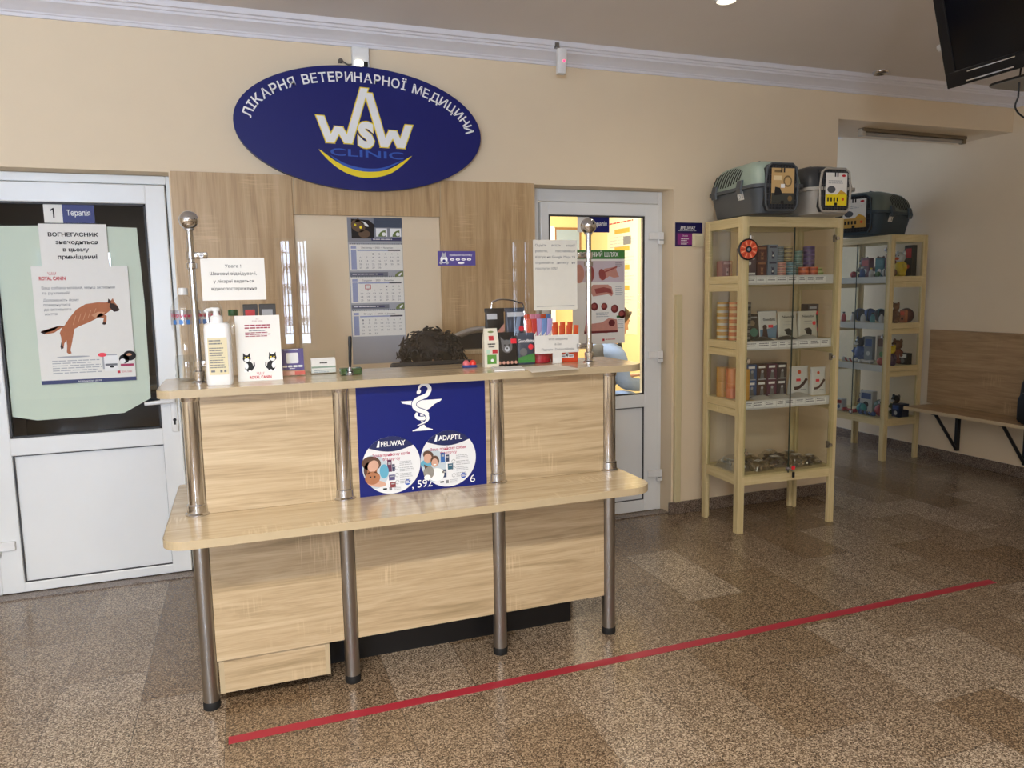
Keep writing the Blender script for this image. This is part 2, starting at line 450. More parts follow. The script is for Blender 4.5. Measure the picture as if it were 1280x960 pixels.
# crown moulding along the back wall, the right wall
prof = [(0, 2.619), (.010, 2.619), (.012, 2.632), (.018, 2.634), (.020, 2.640), (.038, 2.655), (.058, 2.668), (.066, 2.672), (.068, 2.682), (.076, 2.684), (.080, 2.694), (.090, 2.697), (.093, 2.712), (.096, H), (0, H)]
MB0 = MB().prism([(-a, b) for a, b in prof], XL, XR, CORN, 'yz'); structure(MB0, 'trim_1')
MB0 = MB().prism([(XR-a, b) for a, b in prof], YF, 0, CORN, 'xz'); structure(MB0, 'trim_2')
# granite skirting
def skirt(name, a, b): structure(MB().box(a, b, SKIRT, .003), name)
skirt('baseboard_back', (D2[1]-.02, -.018, 0), (XW+.012, -.0005, .075))
skirt('baseboard_end', (XW+.0005, 0, 0), (XW+.016, .28, .075))
skirt('baseboard_right', (XR-.016, YF, 0), (XR-.0005, YC, .08))
skirt('baseboard_left', (XL+.0005, YF, 0), (XL+.016, 0, .08))
# ------------------------------------------------------------------ doors
def door_leaf(num, x0, x1, ztop, y, gl, pn, hinge_side, handle=None):
    """half glazed white upvc door: leaf x0..x1, glass gl=(x0,x1,z0,z1), panel pn likewise; front face at y"""
    root = MB()
    z0 = .008; t = .06
    gx0, gx1, gz0, gz1 = gl; px0, px1, pz0, pz1 = pn
    root.box((x0, y, z0), (gx0, y+t, ztop), PVC, .006); root.box((gx1, y, z0), (x1, y+t, ztop), PVC, .006)
    root.box((gx0-.004, y+.0005, gz1), (gx1+.004, y+t, ztop), PVC, .005)
    root.box((gx0-.004, y+.0005, pz1), (gx1+.004, y+t, gz0), PVC, .005)
    root.box((gx0-.004, y+.0005, z0), (gx1+.004, y+t, pz0), PVC, .005)
    o = structure(root, 'door_%d' % num)
    MB().box((px0-.01, y+.016, pz0-.01), (px1+.01, y+.04, pz1+.01), PVC).build('lower_panel', o)
    s = MB(); e = .009
    for (a, b, c, d) in ((gx0, gx1, gz0, gz1), (px0, px1, pz0, pz1)):
        dp = .013 if c == gz0 else .015
        w_ = e if c == gz0 else .004
        mm = PVC2
        s.box((a, y+.004, c), (a+w_, y+dp, d), mm); s.box((b-w_, y+.004, c), (b, y+dp, d), mm)
        s.box((a, y+.004, c), (b, y+dp, c+w_), mm); s.box((a, y+.004, d-w_), (b, y+dp, d), mm)
    s.build('gasket', o)
    MB().box((gx0, y+.018, gz0), (gx1, y+.024, gz1), GLASSD).build('glazing', o)
    # frame round the leaf
    f = MB(); j0, j1 = (D1 if num == 1 else D2)
    f.box((j0+.002, y+.02, 0), (x0-.004, y+.09, 1.98), PVC, .004); f.box((x1+.004, y+.02, 0), (j1-.002, y+.09, 1.98), PVC, .004)
    f.box((x0-.004, y+.02, ztop+.004), (x1+.004, y+.09, 1.98), PVC, .004)
    f.build('door_frame', o)
    hx = x0 if hinge_side < 0 else x1
    for hz in (.245, .995, 1.715):
        h = MB(); sg = hinge_side
        h.box((hx-sg*.075, y-.016, hz-.022), (hx+sg*.012, y-.0005, hz+.022), WHITE, .004)
        h.box((hx-sg*.012, y-.02, hz-.05), (hx+sg*.024, y-.0005, hz+.024), WHITE, .005)
        h.box((hx-sg*.010, y-.0205, hz-.026), (hx+sg*.022, y-.0195, hz-.022), PVC2)
        h.build('hinge', o)
    if handle:
        hx, hz = handle
        p = MB().box((hx-.016, y-.012, hz-.16), (hx+.016, y-.0005, hz+.075), WHITE, .006)
        p.cyl((hx, y-.0125, hz-.098), (hx, y-.0118, hz-.098), .008, BLACK); p.box((hx-.004, y-.0126, hz-.122), (hx+.004, y-.0118, hz-.1), BLACK)
        p.build('lock_plate', o)
        q = MB().cyl((hx, y-.012, hz), (hx, y-.05, hz), .010, WHITE)
        q.tube([(hx, y-.046, hz), (hx-.03, y-.05, hz), (hx-.07, y-.05, hz-.002), (hx-.125, y-.046, hz-.006)], [.011, .011, .010, .009], WHITE, 10)
        q.build('door_handle', o)
    return o
YD = .1
door_leaf(1, -.968, -.136, 1.935, YD, (-.872, -.226, .755, 1.845), (-.87, -.222, .055, .672), -1, (-.165, .893))
door_leaf(2, 1.815, 2.592, 1.905, YD, (1.868, 2.494, .752, 1.832), (1.868, 2.494, .082, .672), 1)
# floor threshold strips
structure(MB().box((D1[0], .02, 0), (D1[1], .1, .006), SKIRT), 'trim_3')
structure(MB().box((D2[0], .02, 0), (D2[1], .1, .006), SKIRT), 'trim_4')
# pipe cover strip beside the right door
tag(MB().box((2.6395, -.026, .078), (2.682, -.0005, 1.36), mat('cream_strip', 'D6C79C', .5), .004).box((2.6435, -.029, .078), (2.653, -.026, 1.36), mat('cream_strip', 'D6C79C', .5), .001).build('pipe_cover'),
    'tall cream cover strip on the wall at the right edge of the right-hand door opening', 'cover strip')

# ------------------------------------------------------------------ lights
def area(name, loc, size, power, color, rot, spread=pi):
    l = bpy.data.lights.new(name, 'AREA'); l.shape = 'RECTANGLE'; l.size, l.size_y = size; l.energy = power; l.color = color; l.spread = spread
    o = bpy.data.objects.new(name, l); COL.objects.link(o); o.location = loc; o.rotation_euler = rot; return o
DAY = (.80, .90, 1.0); WARM = (1.0, .925, .82)
area('daylight_window', (-1.975, YF-.3, 1.45), (1.0, 1.35), 125, DAY, (radians(110), 0, 0), radians(95))
area('daylight_window', (.84, YF-.3, 1.45), (.42, 1.35), 9, DAY, (radians(105), 0, 0), radians(100))
area('daylight_window', (3.79, YF-.3, 1.45), (.36, 1.35), 3, DAY, (radians(90), 0, 0), radians(90))
area('daylight_side_window', (XL-.3, -4.75, 1.5), (1.6, 1.25), 75, DAY, (radians(128), 0, radians(-90)), radians(110))
area('daylight_corridor', (4.75, YC+.28, 1.6), (1.2, 1.3), 26, (.72, .82, 1.0), (radians(-90), 0, 0))
def downlight(loc, label, on, power=0, cone=150):
    t = thing('ceiling_downlight', label, 'ceiling light', (loc[0], loc[1], H))
    MB().lathe([(.030, -.002), (.044, -.012), (.050, -.006), (.051, 0)], CHROME if not on else WHITE, n=28).build('trim_ring', t)
    MB().lathe([(.0001, -.003), (.031, -.003), (.031, 0)], light_mat('lit_lamp_face', 'FFF3DC', 30) if on else mat('unlit_lamp_face', '5A554F', .3), n=24).build('lamp', t)
    if on:
        l = bpy.data.lights.new('spot', 'SPOT'); l.energy = power; l.color = WARM; l.spot_size = radians(cone); l.spot_blend = 1; l.shadow_soft_size = .05
        o = bpy.data.objects.new('downlight_beam', l); COL.objects.link(o); o.location = (loc[0], loc[1], H-.03)
downlight((2.361, -.86), 'lit white ceiling downlight in front of the blank wall above the right-hand door', True, 8)
for k, (x, y, pw) in enumerate(((-1.2, -4.1, 185), (-.2, -4.0, 200), (.8, -4.0, 95), (-.8, -5.8, 30), (.8, -5.8, 20))):
    downlight((x, y), 'lit white ceiling downlight over the waiting area, %s' % ('near row left', 'near row middle', 'near row right', 'back row left', 'back row right')[k], True, pw, 160)
downlight((4.03, -.14), 'unlit chrome-ringed downlight in the ceiling close to the beam over the corridor opening', False)
# ceiling luminaires over the waiting side
for k, x in enumerate((-.6, 1.6)):
    t = thing('ceiling_luminaire', ('left' if k == 0 else 'right') + ' long white ceiling luminaire over the waiting area behind the visitor', 'ceiling light', (x, -6.1, H))
    MB().box((-.6, -.09, -.06), (.6, .09, 0), WHITE, .01).build('housing', t)
    MB().box((-.57, -.075, -.066), (.57, .075, -.059), light_mat('tube_diffuser', 'FFF2E0', 6)).build('diffuser', t)
    area('luminaire_light', (x, -6.1, H-.075), (1.1, .14), 12, WARM, (0, 0, 0))
# room behind the right door: bright, warm
area('treatment_room_light', (2.6, 1.9, H-.02), (.9, .9), 70, (1, .94, .82), (0, 0, 0))
area('consulting_room_added_fill', (-.9, 2.2, H-.02), (.6, .6), 2.2, (.85, .92, 1.0), (0, 0, 0))  # added fill without a fixture, lifts the dark room behind the left door
W_ = bpy.data.worlds.new('world'); S.world = W_; W_.use_nodes = True
bg = W_.node_tree.nodes['Background']; bg.inputs[0].default_value = (.75, .87, 1, 1); bg.inputs[1].default_value = 1.2
vs = S.view_settings
S.display_settings.display_device = 'sRGB'
vs.view_transform = 'Standard'; vs.look = 'None'; vs.gamma = 1; vs.use_curve_mapping = False
vs.exposure = 0.66
# ------------------------------------------------------------------ wood panelling on the wall behind the desk
t = thing('wall_panelling', 'light oak panelling on the wall behind the reception desk with an open square recess', 'wall panelling', (.82, -.0005, 0))
x0, x1 = -.099-.82, 1.728-.82; a, b = .446-.82, 1.193-.82; zt = 1.985; zi = 1.795
MB().box((x0, -.022, .01), (a, 0, zt), OAKV, .001).build('side_board', t)
MB().box((b, -.022, .01), (x1, 0, zt), OAKV, .001).build('side_board', t)
MB().box((a+.001, -.022, zi), (b-.001, 0, zt), OAKV, .001).build('top_board', t)
MB().box((a+.001, -.022, .01), (b-.001, 0, .9), OAKV, .001).build('bottom_board', t)
# joints between the boards of the top strip
for xx in (1.199-.82-.002, .45-.82+.003): MB().box((xx, -.0226, zi), (xx+.0025, -.0215, zt), EDGE).build('joint', t)

# ------------------------------------------------------------------ reception desk
DX = 0.0
d = thing('reception_desk', 'light oak reception desk with a raised counter on steel tube legs', 'reception desk', (.76, -1.2, 0))
O = Vector((.76, -1.2, 0))
def rel(p): return tuple(Vector(p) - O)
def slab(x0, x1, y0, y1, z0, z1, r0, r1, name):
    pts = []
    def arc(cx, cy, r, a0):
        for i in range(9):
            a_ = a0 + pi/2*i/8; pts.append((cx + r*cos(a_) - O.x, cy + r*sin(a_) - O.y))
    arc(x1-.01, y1-.01, .01, 0); arc(x0+.01, y1-.01, .01, pi/2); arc(x0+r0, y0+r0, r0, pi); arc(x1-r1, y0+r1, r1, 3*pi/2)
    m = MB(); n = len(pts)
    m.prism(pts, z0+.0005, z1, OAKT)
    o = m.build(name, d)
    # pale edge band as its own thin skin
    e = MB(); k = .0012
    out = [(p[0]*1., p[1]*1.) for p in pts]
    ring = []
    for i in range(n):
        p = Vector(pts[i]); q = Vector(pts[(i+1) % n]) - Vector(pts[i-1])
        nn = Vector((q.y, -q.x)).normalized() if q.length > 0 else Vector((0, 0))
        ring.append(p + nn*k)
    vs_ = [(*p, z0+.0003) for p in ring] + [(*p, z1-.0008) for p in ring]
    e.add(vs_, [(i, (i+1) % n, n+(i+1) % n, n+i) for i in range(n)], EDGE)
    e.build('edge_band', o)
    return o
slab(-.096, 1.662, -1.372, -.985, 1.081, 1.107, .05, .09, 'counter_top')
slab(-.088, 1.566, -1.602, -.86, .658, .684, .07, .09, 'lower_top')
for xa, xb in ((0, .479), (.479, 1.048), (1.048, 1.519)):
    MB().box(rel((xa+.0275, -1.322, .6845)), rel((xb-.0275, -1.304, 1.0805)), OAKH, .001).build('upper_panel', d)
    MB().box(rel((xa+.0255, -1.320, .165)), rel((xb-.0255, -1.302, .6575)), OAKH, .001).build('lower_panel', d)
b_ = MB().box(rel((.03, -1.308, .042)), rel((.40, -.90, .160)), OAKH, .001)
b_.box(rel((.385, -1.3095, .042)), rel((.401, -1.3075, .160)), EDGE); b_.box(rel((.03, -1.3095, .042)), rel((.046, -1.3075, .160)), EDGE)
b_.build('drawer_box', d)
MB().box(rel((.08, -1.20, 0)), rel((.38, -.95, .042)), BLKP).build('plinth', d)
MB().box(rel((.41, -1.15, 0)), rel((1.42, -1.12, .45)), BLKP).box(rel((1.405, -1.119, 0)), rel((1.42, -.80, .45)), BLKP).build('plinth', d)
for i, x in enumerate((0.0, .479, 1.048, 1.519)):
    y = -1.309
    l = MB().cyl(rel((x, y, .028)), rel((x, y, .658)), .0262, STEEL, n=24).build('leg', d)
    MB().lathe([(.027, 0), (.028, .004), (.028, .022), (.0245, .03)], RUB, c=rel((x, y, 0)), n=24).build('foot_cap', l)
    p = MB().cyl(rel((x, y, .684)), rel((x, y, 1.081)), .0285, CHROME, n=28).build('post', d)
    MB().lathe([(.040, 0), (.040, .004), (.034, .009), (.033, .034), (.030, .037)], CHROME, c=rel((x, y, .684)), n=28).build('flange', p)
    MB().lathe([(.031, -.018), (.032, -.016), (.034, 0)], CHROME, c=rel((x, y, 1.081)), n=28).build('flange', p)
for x in (-.015, 1.5):
    MB().cyl(rel((x, -1.04, .684)), rel((x, -1.04, 1.081)), .0285, CHROME, n=24).build('post', d)
    MB().cyl(rel((x, -.93, 0)), rel((x, -.93, .658)), .0262, STEEL, n=24).build('leg', d)

# ------------------------------------------------------------------ clear screen on the counter
g = thing('counter_screen', 'clear acrylic screen between two ball-topped chrome posts on the counter', 'screen', (.762, -1.18, 1.107))
for sx, x in ((1, .026-.762), (-1, 1.498-.762)):
    p = MB().cyl((x, 0, 0), (x, 0, .52), .0115, CHROME, n=20).build('post', g)
    MB().sph((x, 0, .546), .0315, CHROME, 28, 18).lathe([(.0165, .512), (.0165, .519), (.012, .526)], CHROME, c=(x, 0, 0)).build('ball', p)
    for z in (.066, .43):
        c = MB().lathe([(.0115, -.012), (.0165, -.011), (.0165, .011), (.0115, .012)], CHROME, c=(x, 0, z), n=20)
        c.lathe([(.0115, -.045), (.018, -.043), (.018, -.026), (.0115, -.023)], CHROME, c=(x, 0, z), n=20)
        c.box((x, -.011, z-.011), (x+sx*.052, .011, z+.011), CHROME, .004)
        c.cyl((x+sx*.032, -.0135, z), (x+sx*.032, -.010, z), .0075, STEEL, n=12); c.box((x+sx*.027, -.0142, z-.001), (x+sx*.037, -.0132, z+.001), BLKP)
        c.build('clamp', p)
    MB().lathe([(.024, 0), (.024, .004), (.016, .008), (.016, .03), (.0115, .033)], CHROME, c=(x, 0, 0), n=24).build('flange', p)
MB().box((-.718, -.0025, .022), (.718, .0025, .49), GLASS).build('pane', g)
YG = -1.18-.0027     # front of the pane
def sheet(name, x0, x1, z0, z1, y, m, th=.0008, rot=0.):
    """upright sheet facing the visitor; returns builder with local origin at its centre"""
    cx, cz = (x0+x1)/2, (z0+z1)/2; w_, h_ = (x1-x0)/2, (z1-z0)/2
    mb = MB().box((-w_, 0, -h_), (w_, th, h_), m)
    return mb, (cx, y-th, cz), w_, h_
def pr_of(mb, lift=.0005): return Print(mb, (0, 0, 0), (1, 0, 0), (0, 0, 1), lift)
# notice about cameras
mb, loc, w_, h_ = sheet('notice', .053, .258, 1.386, 1.529, YG, PAPER)
n_ = tag(mb.build('paper_notice', None, loc), 'white paper notice of four lines taped to the left end of the clear screen', 'notice')
mb = MB(); p = pr_of(mb)
for s_, y, ww in (('Увага !', .043, .052), ('Шановні відвідувачі,', .018, .150), ('у лікарні ведеться', -.008, .130), ('відеоспостереження', -.033, .145)): p.text(s_, 0, y-.004, .0105, BLACK, 'c', ww)
mb.build('lettering', n_)
# translucent purple sticker
mb, loc, w_, h_ = sheet('sticker', .875, 1.022, 1.499, 1.553, YG, mat('purple_sticker', '4B3F86', .5))
n_ = tag(mb.build('sticker', None, loc), 'small purple sticker with white lettering on the middle of the clear screen', 'sticker')
mb = MB(); p = pr_of(mb)
p.text('Приймаємо безготівку', .016, .009, .0075, INKW, 'c', .088)
for k in range(4): p.disc(-.018+k*.022, -.004, .0085, INKW, ry=.0045); p.rect(-.022+k*.022, -.005, -.014+k*.022, -.003, BLUE, 2)
p.disc(.016, -.017, .013, INKW, ry=.004)
mb.build('lettering', n_)
mb = MB(); p = pr_of(mb)
p.disc(-.05, -.004, .014, INKW); p.disc(-.05, .010, .009, LGREY, 2); p.poly([(-.058, .014), (-.056, .024), (-.051, .017)], LGREY, 2); p.poly([(-.042, .014), (-.044, .024), (-.049, .017)], LGREY, 2)
p.disc(-.062, -.016, .006, LGREY, 2); p.disc(-.038, -.016, .006, LGREY, 2); p.disc(-.05, -.010, .006, BLUE, 2)
mb.build('printed_picture', n_)
# review poster (its square code is left blank)
mb, loc, w_, h_ = sheet('poster', 1.258, 1.446, 1.322, 1.597, YG, mat('pale_card', 'DEDBCF', .7))
n_ = tag(mb.build('paper_poster', None, loc), 'tall white paper notice taped to the clear screen beside the right chrome post', 'notice')
mb = MB(); p = pr_of(mb)
for i, s_ in enumerate(('Оцініть     якість     нашої', 'роботи,        поставивши', 'відгук на Google Maps та', 'отримайте   знижку   на')): p.text(s_, -.085, .112-i*.0225, .0095, GREY, 'l', .17)
p.text('послуги 10%!', -.085, .112-4*.0225, .0095, GREY, 'l', .092)
p.rect(-.082, -.1225, .082, -.1205, GREY)
mb.build('lettering', n_)
# ------------------------------------------------------------------ oval clinic sign
t = thing('oval_sign', 'large dark blue oval clinic sign with white lettering above the reception desk', 'sign', (.805, -.0005, 2.215), rot=(0, radians(1.2), 0))
A, B = .611, .299
el = lambda a, b, n=96: [(a*cos(2*pi*i/n), b*sin(2*pi*i/n)) for i in range(n)]
MB().prism(el(A, B), -.055, -.012, BLUE, 'xz').prism(el(A+.0015, B+.0015), -.056, -.040, mat('sign_edge_trim', '1B1F50', .4), 'xz').prism(el(A*.999, B*.999), -.0565, -.055, BLUE, 'xz').build('sign_board', t)
for x in (-.3, .3): MB().box((x-.03, -.013, -.08), (x+.03, 0, .08), STEEL).build('wall_bracket', t)
mb = MB(); p = Print(mb, (0, -.0566, 0), (1, 0, 0), (0, 0, 1), .0006)
word = 'ЛІКАРНЯ ВЕТЕРИНАРНОЇ МЕДИЦИНИ'
ea, eb = .553, .247
ts = [radians(176 - 171*i/600) for i in range(601)]; cum = [0]
for i in range(600):
    cum.append(cum[-1] + math.hypot(ea*(cos(ts[i+1])-cos(ts[i])), eb*(sin(ts[i+1])-sin(ts[i]))))
hh = .0445; sc = hh/.73
def gw(ch):
    if ch == ' ': return .30
    v = glyphs(ch, .018)[0]; return max(a for a, b in v)-min(a for a, b in v)
gap = .13
tot = sum(gw(c)+gap for c in word)-gap; kx = cum[-1]/tot
pos = 0
for ch in word:
    wd = gw(ch)*kx; mid = pos+wd/2
    i = next((i for i in range(601) if cum[i] >= mid), 600)
    an = ts[i]; tx, ty = ea*sin(an), -eb*cos(an); ang = math.atan2(ty, tx)
    if ch != ' ':
        # letters stand on the inner ellipse
        bx, by = ea*cos(an), eb*sin(an)
        cx = bx - (-sin(ang))*hh*.5; cy = by - cos(ang)*hh*.5
        p.text(ch, cx, cy, hh, INKW, 'c', wd, bold=.018, k=1, rot=0) if False else None
        vs, fs = glyphs(ch, .018); x0 = min(v[0] for v in vs); cr, sr = cos(ang), sin(ang)
        pts = []
        for a_, b_ in vs:
            u = (a_-x0)*kx-wd/2; v = b_*sc
            pts.append(p.P(cx+u*cr-v*sr, cy+u*sr+v*cr, 1))
        mb.add(pts, fs, INKW)
    pos += wd+gap*kx
mb.build('lettering', t)
mb = MB(); p = Print(mb, (0, -.0566, 0), (1, 0, 0), (0, 0, 1), .0005)
W1 = [(-.212, .048), (-.165, -.076), (-.123, .002), (-.078, -.074), (.006, .197)]
W2 = [(.026, .176), (.102, -.080), (.146, .003), (.186, -.079), (.228, .036)]
def limb(pts, hw, ex, c_, k_):
    for (xa, za), (xb, zb) in zip(pts, pts[1:]):
        k_ += .35
        if za < zb: xa, za, xb, zb = xb, zb, xa, za
        f = (xb-xa)/(zb-za)
        xa, za, xb, zb = xa+f*ex, za+ex, xb-f*ex, zb-ex
        p.poly([(xb-hw, zb), (xb+hw, zb), (xa+hw, za), (xa-hw, za)], c_, k_)
for hw, ex, c_, k_ in ((.0235, .0045, YEL, .8), (.0185, 0, INKW, 2.6)):
    limb(W1, hw, ex, c_, k_); limb(W2, hw, ex, c_, k_+.17)
p.text('S', .0105, -.083, .118, YEL, 'c', .090, bold=.075, k=4.6); p.text('S', .0105, -.081, .114, INKW, 'c', .080, bold=.06, k=5.2)
p.text('CLINIC', .016, -.136, .036, CYAN, 'c', .365, bold=.012, k=5)
def crescent(pts, ws, c_, k_): stroke(p, smooth_pts(pts, 6), [ws[0] + 0 for _ in range(1)] if False else [max(.0006, ws*math.sin(pi*min(1, max(0, i/(6*(len(pts)-1)))))**.7) for i in range(6*(len(pts)-1)+1)], c_, k_)
crescent([(-.221, -.112), (-.147, -.173), (-.07, -.210), (.023, -.221), (.134, -.195), (.242, -.115)], .031, YEL, 1)
crescent([(-.166, -.137), (-.111, -.172), (-.049, -.192), (.024, -.198), (.1, -.185), (.2, -.137)], .016, CYAN, 2)
mb.build('emblem', t)

# ------------------------------------------------------------------ small devices under the moulding
t = thing('alarm_box', 'slim white junction box on the wall just above the top of the oval sign', 'alarm box', (.808, -.0005, 2.565))
MB().box((-.042, -.035, -.055), (.042, 0, .05), WHITE, .004).build('housing', t)
MB().sph((-.01, -.036, -.03), (.022, .012, .016), light_mat('lit_indicator', 'FFF6E0', 4)).build('lamp', t)
MB().box((.012, -.042, -.045), (.034, -.034, -.02), BLKP, .003).build('sensor', t)
m = MB().tube(smooth_pts([(0, -.008, -.01), (.02, -.015, -.004), (.045, -.012, -.016), (.07, -.012, -.014)], 5), .004, mat('grey_cable', '6A6258', .6)).sph((.012, -.014, -.002), .012, mat('grey_cable', '6A6258', .6))
tag(m.build('cable_stub', None, (.70, -.0005, 2.548)), 'short grey cable end sticking out of the wall left of the white junction box', 'cable')
t = thing('motion_detector', 'narrow white motion detector with a red light hanging under the moulding', 'motion detector', (1.845, -.15, 2.60))
MB().loft([[(x*(1 if z > -.03 else .92), y+(.012 if z < -.04 else 0), z) for x, y in rrect(.026, .018, .01, 4)] for z in (-.062, -.055, 0, .055, .06)], WHITE).build('housing', t)
MB().sph((.006, -.0185, -.002), (.006, .003, .006), light_mat('red_led', 'FF3050', 3)).build('led', t)
MB().cyl((0, .0, .055), (0, .06, .092), .006, STEEL).box((-.012, .055, .084), (.012, .075, .112), STEEL).build('bracket', t)
tag(MB().lathe([(.052, 0), (.052, -.012), (.040, -.030), (.018, -.036), (.0001, -.036)], WHITE, n=24).build('smoke_detector', None, (3.97, -.66, H)), 'round white smoke detector on the ceiling beside the hanging television', 'smoke detector')

# ------------------------------------------------------------------ purple notice and switch at the right door
mb, loc, w_, h_ = sheet('n', 2.641, 2.830, 1.648, 1.789, -.0005, mat('purple_card', '3A1757', .45))
n_ = tag(mb.build('wall_notice', None, loc), 'small purple wall notice with white lettering right of the right-hand door', 'notice')
mb = MB(); p = pr_of(mb)
p.rect(-w_, h_-.058, w_, h_, mat('deep_blue_card', '1B1550', .45), .6)
p.text('FELIWAY', .0, h_-.040, .018, INKW, 'c', .09, bold=.02); p.poly([(-.060, h_-.042), (-.054, h_-.02), (-.049, h_-.02), (-.055, h_-.042)], INKW, 2)
p.lines(-.075, h_-.05, .16, 1, .01, .004, LGREY); p.rect(-.078, -.06, .075, .006, mat('magenta_card', '8A2A7A', .45), .8)
p.text('Зона', -.045, -.012, .010, INKW, 'l', .036); p.lines(-.055, -.028, .055, 4, .010, .004, INKW)
mb.build('lettering', n_)
t = thing('light_switch', 'square cream light switch mounted over the lower right corner of the purple notice', 'light switch', (2.797, -.0014, 1.685))
MB().box((-.040, -.010, -.040), (.040, 0, .040), mat('cream_plastic', 'E9DDB8', .4), .004).build('plate', t)
MB().box((-.026, -.014, -.028), (.026, -.0095, .028), mat('cream_plastic', 'E9DDB8', .4), .003, M=Matrix.Rotation(radians(3), 4, 'X')).build('rocker', t)

# ------------------------------------------------------------------ wall calendar in the recess
t = thing('wall_calendar', 'tall three-month wall calendar with a cat picture hanging in the panelling recess', 'calendar', (.850, -.0005, 1.42))
CG = mat('calendar_grey', 'A9ABB3', .7); CB = mat('calendar_blue', '9AA3C6', .7); DK = mat('calendar_dark', '3C3E4A', .7); OLV = mat('olive_green', '6F7F45', .7); FUR = mat('tabby_fur', '6B5440', .8); FURD = mat('dark_fur', '2A2320', .8)
MB().box((-.140, -.0012, -.385), (.142, 0, .368), CG).build('backing', t)
h = MB(); p = Print(h, (0, -.0012, 0), (1, 0, 0), (0, 0, 1), .0006)
p.rect(-.14, .245, .142, .368, mat('header_grey', '8B8C94', .7))
p.rect(-.005, .318, .142, .366, mat('header_slate', '4A5262', .7), 2)
p.poly([(-.12, .262), (-.005, .262), (-.005, .30), (.0, .33), (-.03, .355), (-.12, .360)], FURD, 2)
p.disc(-.085, .325, .038, FUR, 3, ry=.03, rot=-.5); p.disc(-.055, .285, .03, FUR, 3, ry=.02); p.poly([(-.10, .345), (-.085, .366), (-.072, .348)], FUR, 3); p.disc(-.072, .318, .007, YEL, 4); p.disc(-.1, .33, .006, YEL, 4)
p.disc(-.05, .335, .022, INKW, 3, ry=.007, rot=-.6)
for xx in (.005, .078):
    p.rect(xx, .272, xx+.058, .314, INKW, 3); p.poly([(xx+.012, .272)]+[(xx+.05-.038*cos(a), .272+.032*sin(a)) for a in [i*pi/2/8 for i in range(9)]]+[(xx+.05, .272)], OLV, 4); p.disc(xx+.04, .284, .01, INKW, 5)
p.rect(-.02, .250, .135, .266, NAVY, 3); p.lines(-.012, .256, .13, 1, .01, .004, INKW, k=4)
h.build('header_picture', t)
months = [('Листопад  •  2023  •  November', 2, 30), ('Грудень  •  2023  •  December', 4, 31), ('Січень  •  2024  •  January', 0, 31)]
tops = [.232, .065, -.108]
for i, ((title, first, nd), zt) in enumerate(zip(months, tops)):
    hgt = .133
    sh = MB().box((-.135, -.0028, zt-hgt), (.14, -.0013, zt), PAPER)
    for k in range(24):
        sh.cyl((-.128+k*.0114, -.0052, zt+.001), (-.128+k*.0114, -.0014, zt+.004), .0022, DK, n=6)
    so = sh.build('month_sheet', t)
    tx = MB(); p = Print(tx, (0, -.0028, 0), (1, 0, 0), (0, 0, 1), .0005)
    p.text(title, .008, zt-.021, .0085, DK, 'c', .165)
    p.rect(-.095, zt-.0335, .128, zt-.027, CB); p.rect(.064, zt-.0338, .128, zt-.0267, DK, 2)
    p.rect(-.127, zt-hgt+.006, -.100, zt-.027, CB); p.rect(-.127, zt-.022, -.1, zt-.010, CB)
    for dd in range(1, nd+1):
        q = first+dd-1; cx = -.080+(q % 7)*.0325; cz = zt-.050-(q//7)*.0175
        p.text(str(dd), cx, cz-.003, .0085, GREY, 'c', .0055*len(str(dd))+.0015)
    tx.build('lettering', so)
    if i == 1:
        mk = MB(); p = Print(mk, (0, -.0030, 0), (1, 0, 0), (0, 0, 1), .0006); cx, cz = -.0475, zt-.050
        for a in ((-.015, -.012, .015, -.009), (-.015, .009, .015, .012), (-.015, -.012, -.012, .012), (.012, -.012, .015, .012)): p.rect(cx+a[0], cz+a[1], cx+a[2], cz+a[3], RED, 2)
        mk.build('date_marker', so)
    if i < 2:
        b_ = MB(); p = Print(b_, (0, -.0013, 0), (1, 0, 0), (0, 0, 1), .0005); zz = zt-hgt-.003
        p.rect(-.135, zz-.028, .06, zz-.006, mat('strip_slate', '6A6F7C', .7)); p.rect(-.128, zz-.021, .035, zz-.012, NAVY, 2); p.lines(-.125, zz-.018, .15, 1, .01, .004, INKW, k=3)
        p.poly([(.095, zz-.031)]+[(.14-.045*cos(a), zz-.031+.03*sin(a)) for a in [k*pi/2/8 for k in range(9)]]+[(.14, zz-.031)], OLV, 2); p.disc(.124, zz-.018, .012, INKW, 3, ry=.005, rot=.8)
        b_.build('picture_strip', t)

# ------------------------------------------------------------------ paper things on the left door
yg = YD+.018-.0006    # outer face of the glazing
mb, loc, w_, h_ = sheet('s', -.86, -.262, .83, 1.742, yg, PAPERG, .0006)
loc = (loc[0], YD+.0252, loc[2])
m = MB(); out = [(-.30, -.43), (-.20, -.455), (.02, -.452), (.17, -.445), (.292, -.38), (.297, .1), (.288, .448), (0, .456), (-.298, .45)]
m.prism(out, 0, .0008, PAPERG, 'xz')
tag(m.build('paper_sheet', None, loc), 'large pale greenish paper sheet covering most of the glass of the left-hand door', 'paper')
mb, loc, w_, h_ = sheet('p', -.728, -.325, 1.0, 1.553, yg, PAPER)
n_ = tag(mb.build('dog_poster', None, loc), 'white poster of a leaping brown dog stuck on the glass of the left-hand door', 'poster')
mb = MB(); p = pr_of(mb)
crn = lambda p, x, y, s, m, k=2: [p.poly([(x+s*dx, y+s*.0), (x+s*(dx*1.5-.08), y+s*1.), (x+s*(dx*1.5+.08), y+s*1.), (x+s*(dx+.12), y)], m, k) for dx in (-.8, -.4, 0, .4, .8)]
p.text('ROYAL CANIN', -.118, .212, .017, RED, 'c', .108, bold=.03); crn(p, -.118, .235, .014, RED)
p.text('Ваш собака млявий, менш активний', -.165, .170, .0125, GREY, 'l', .305); p.text('та рухливий?', -.165, .146, .0125, GREY, 'l', .115)
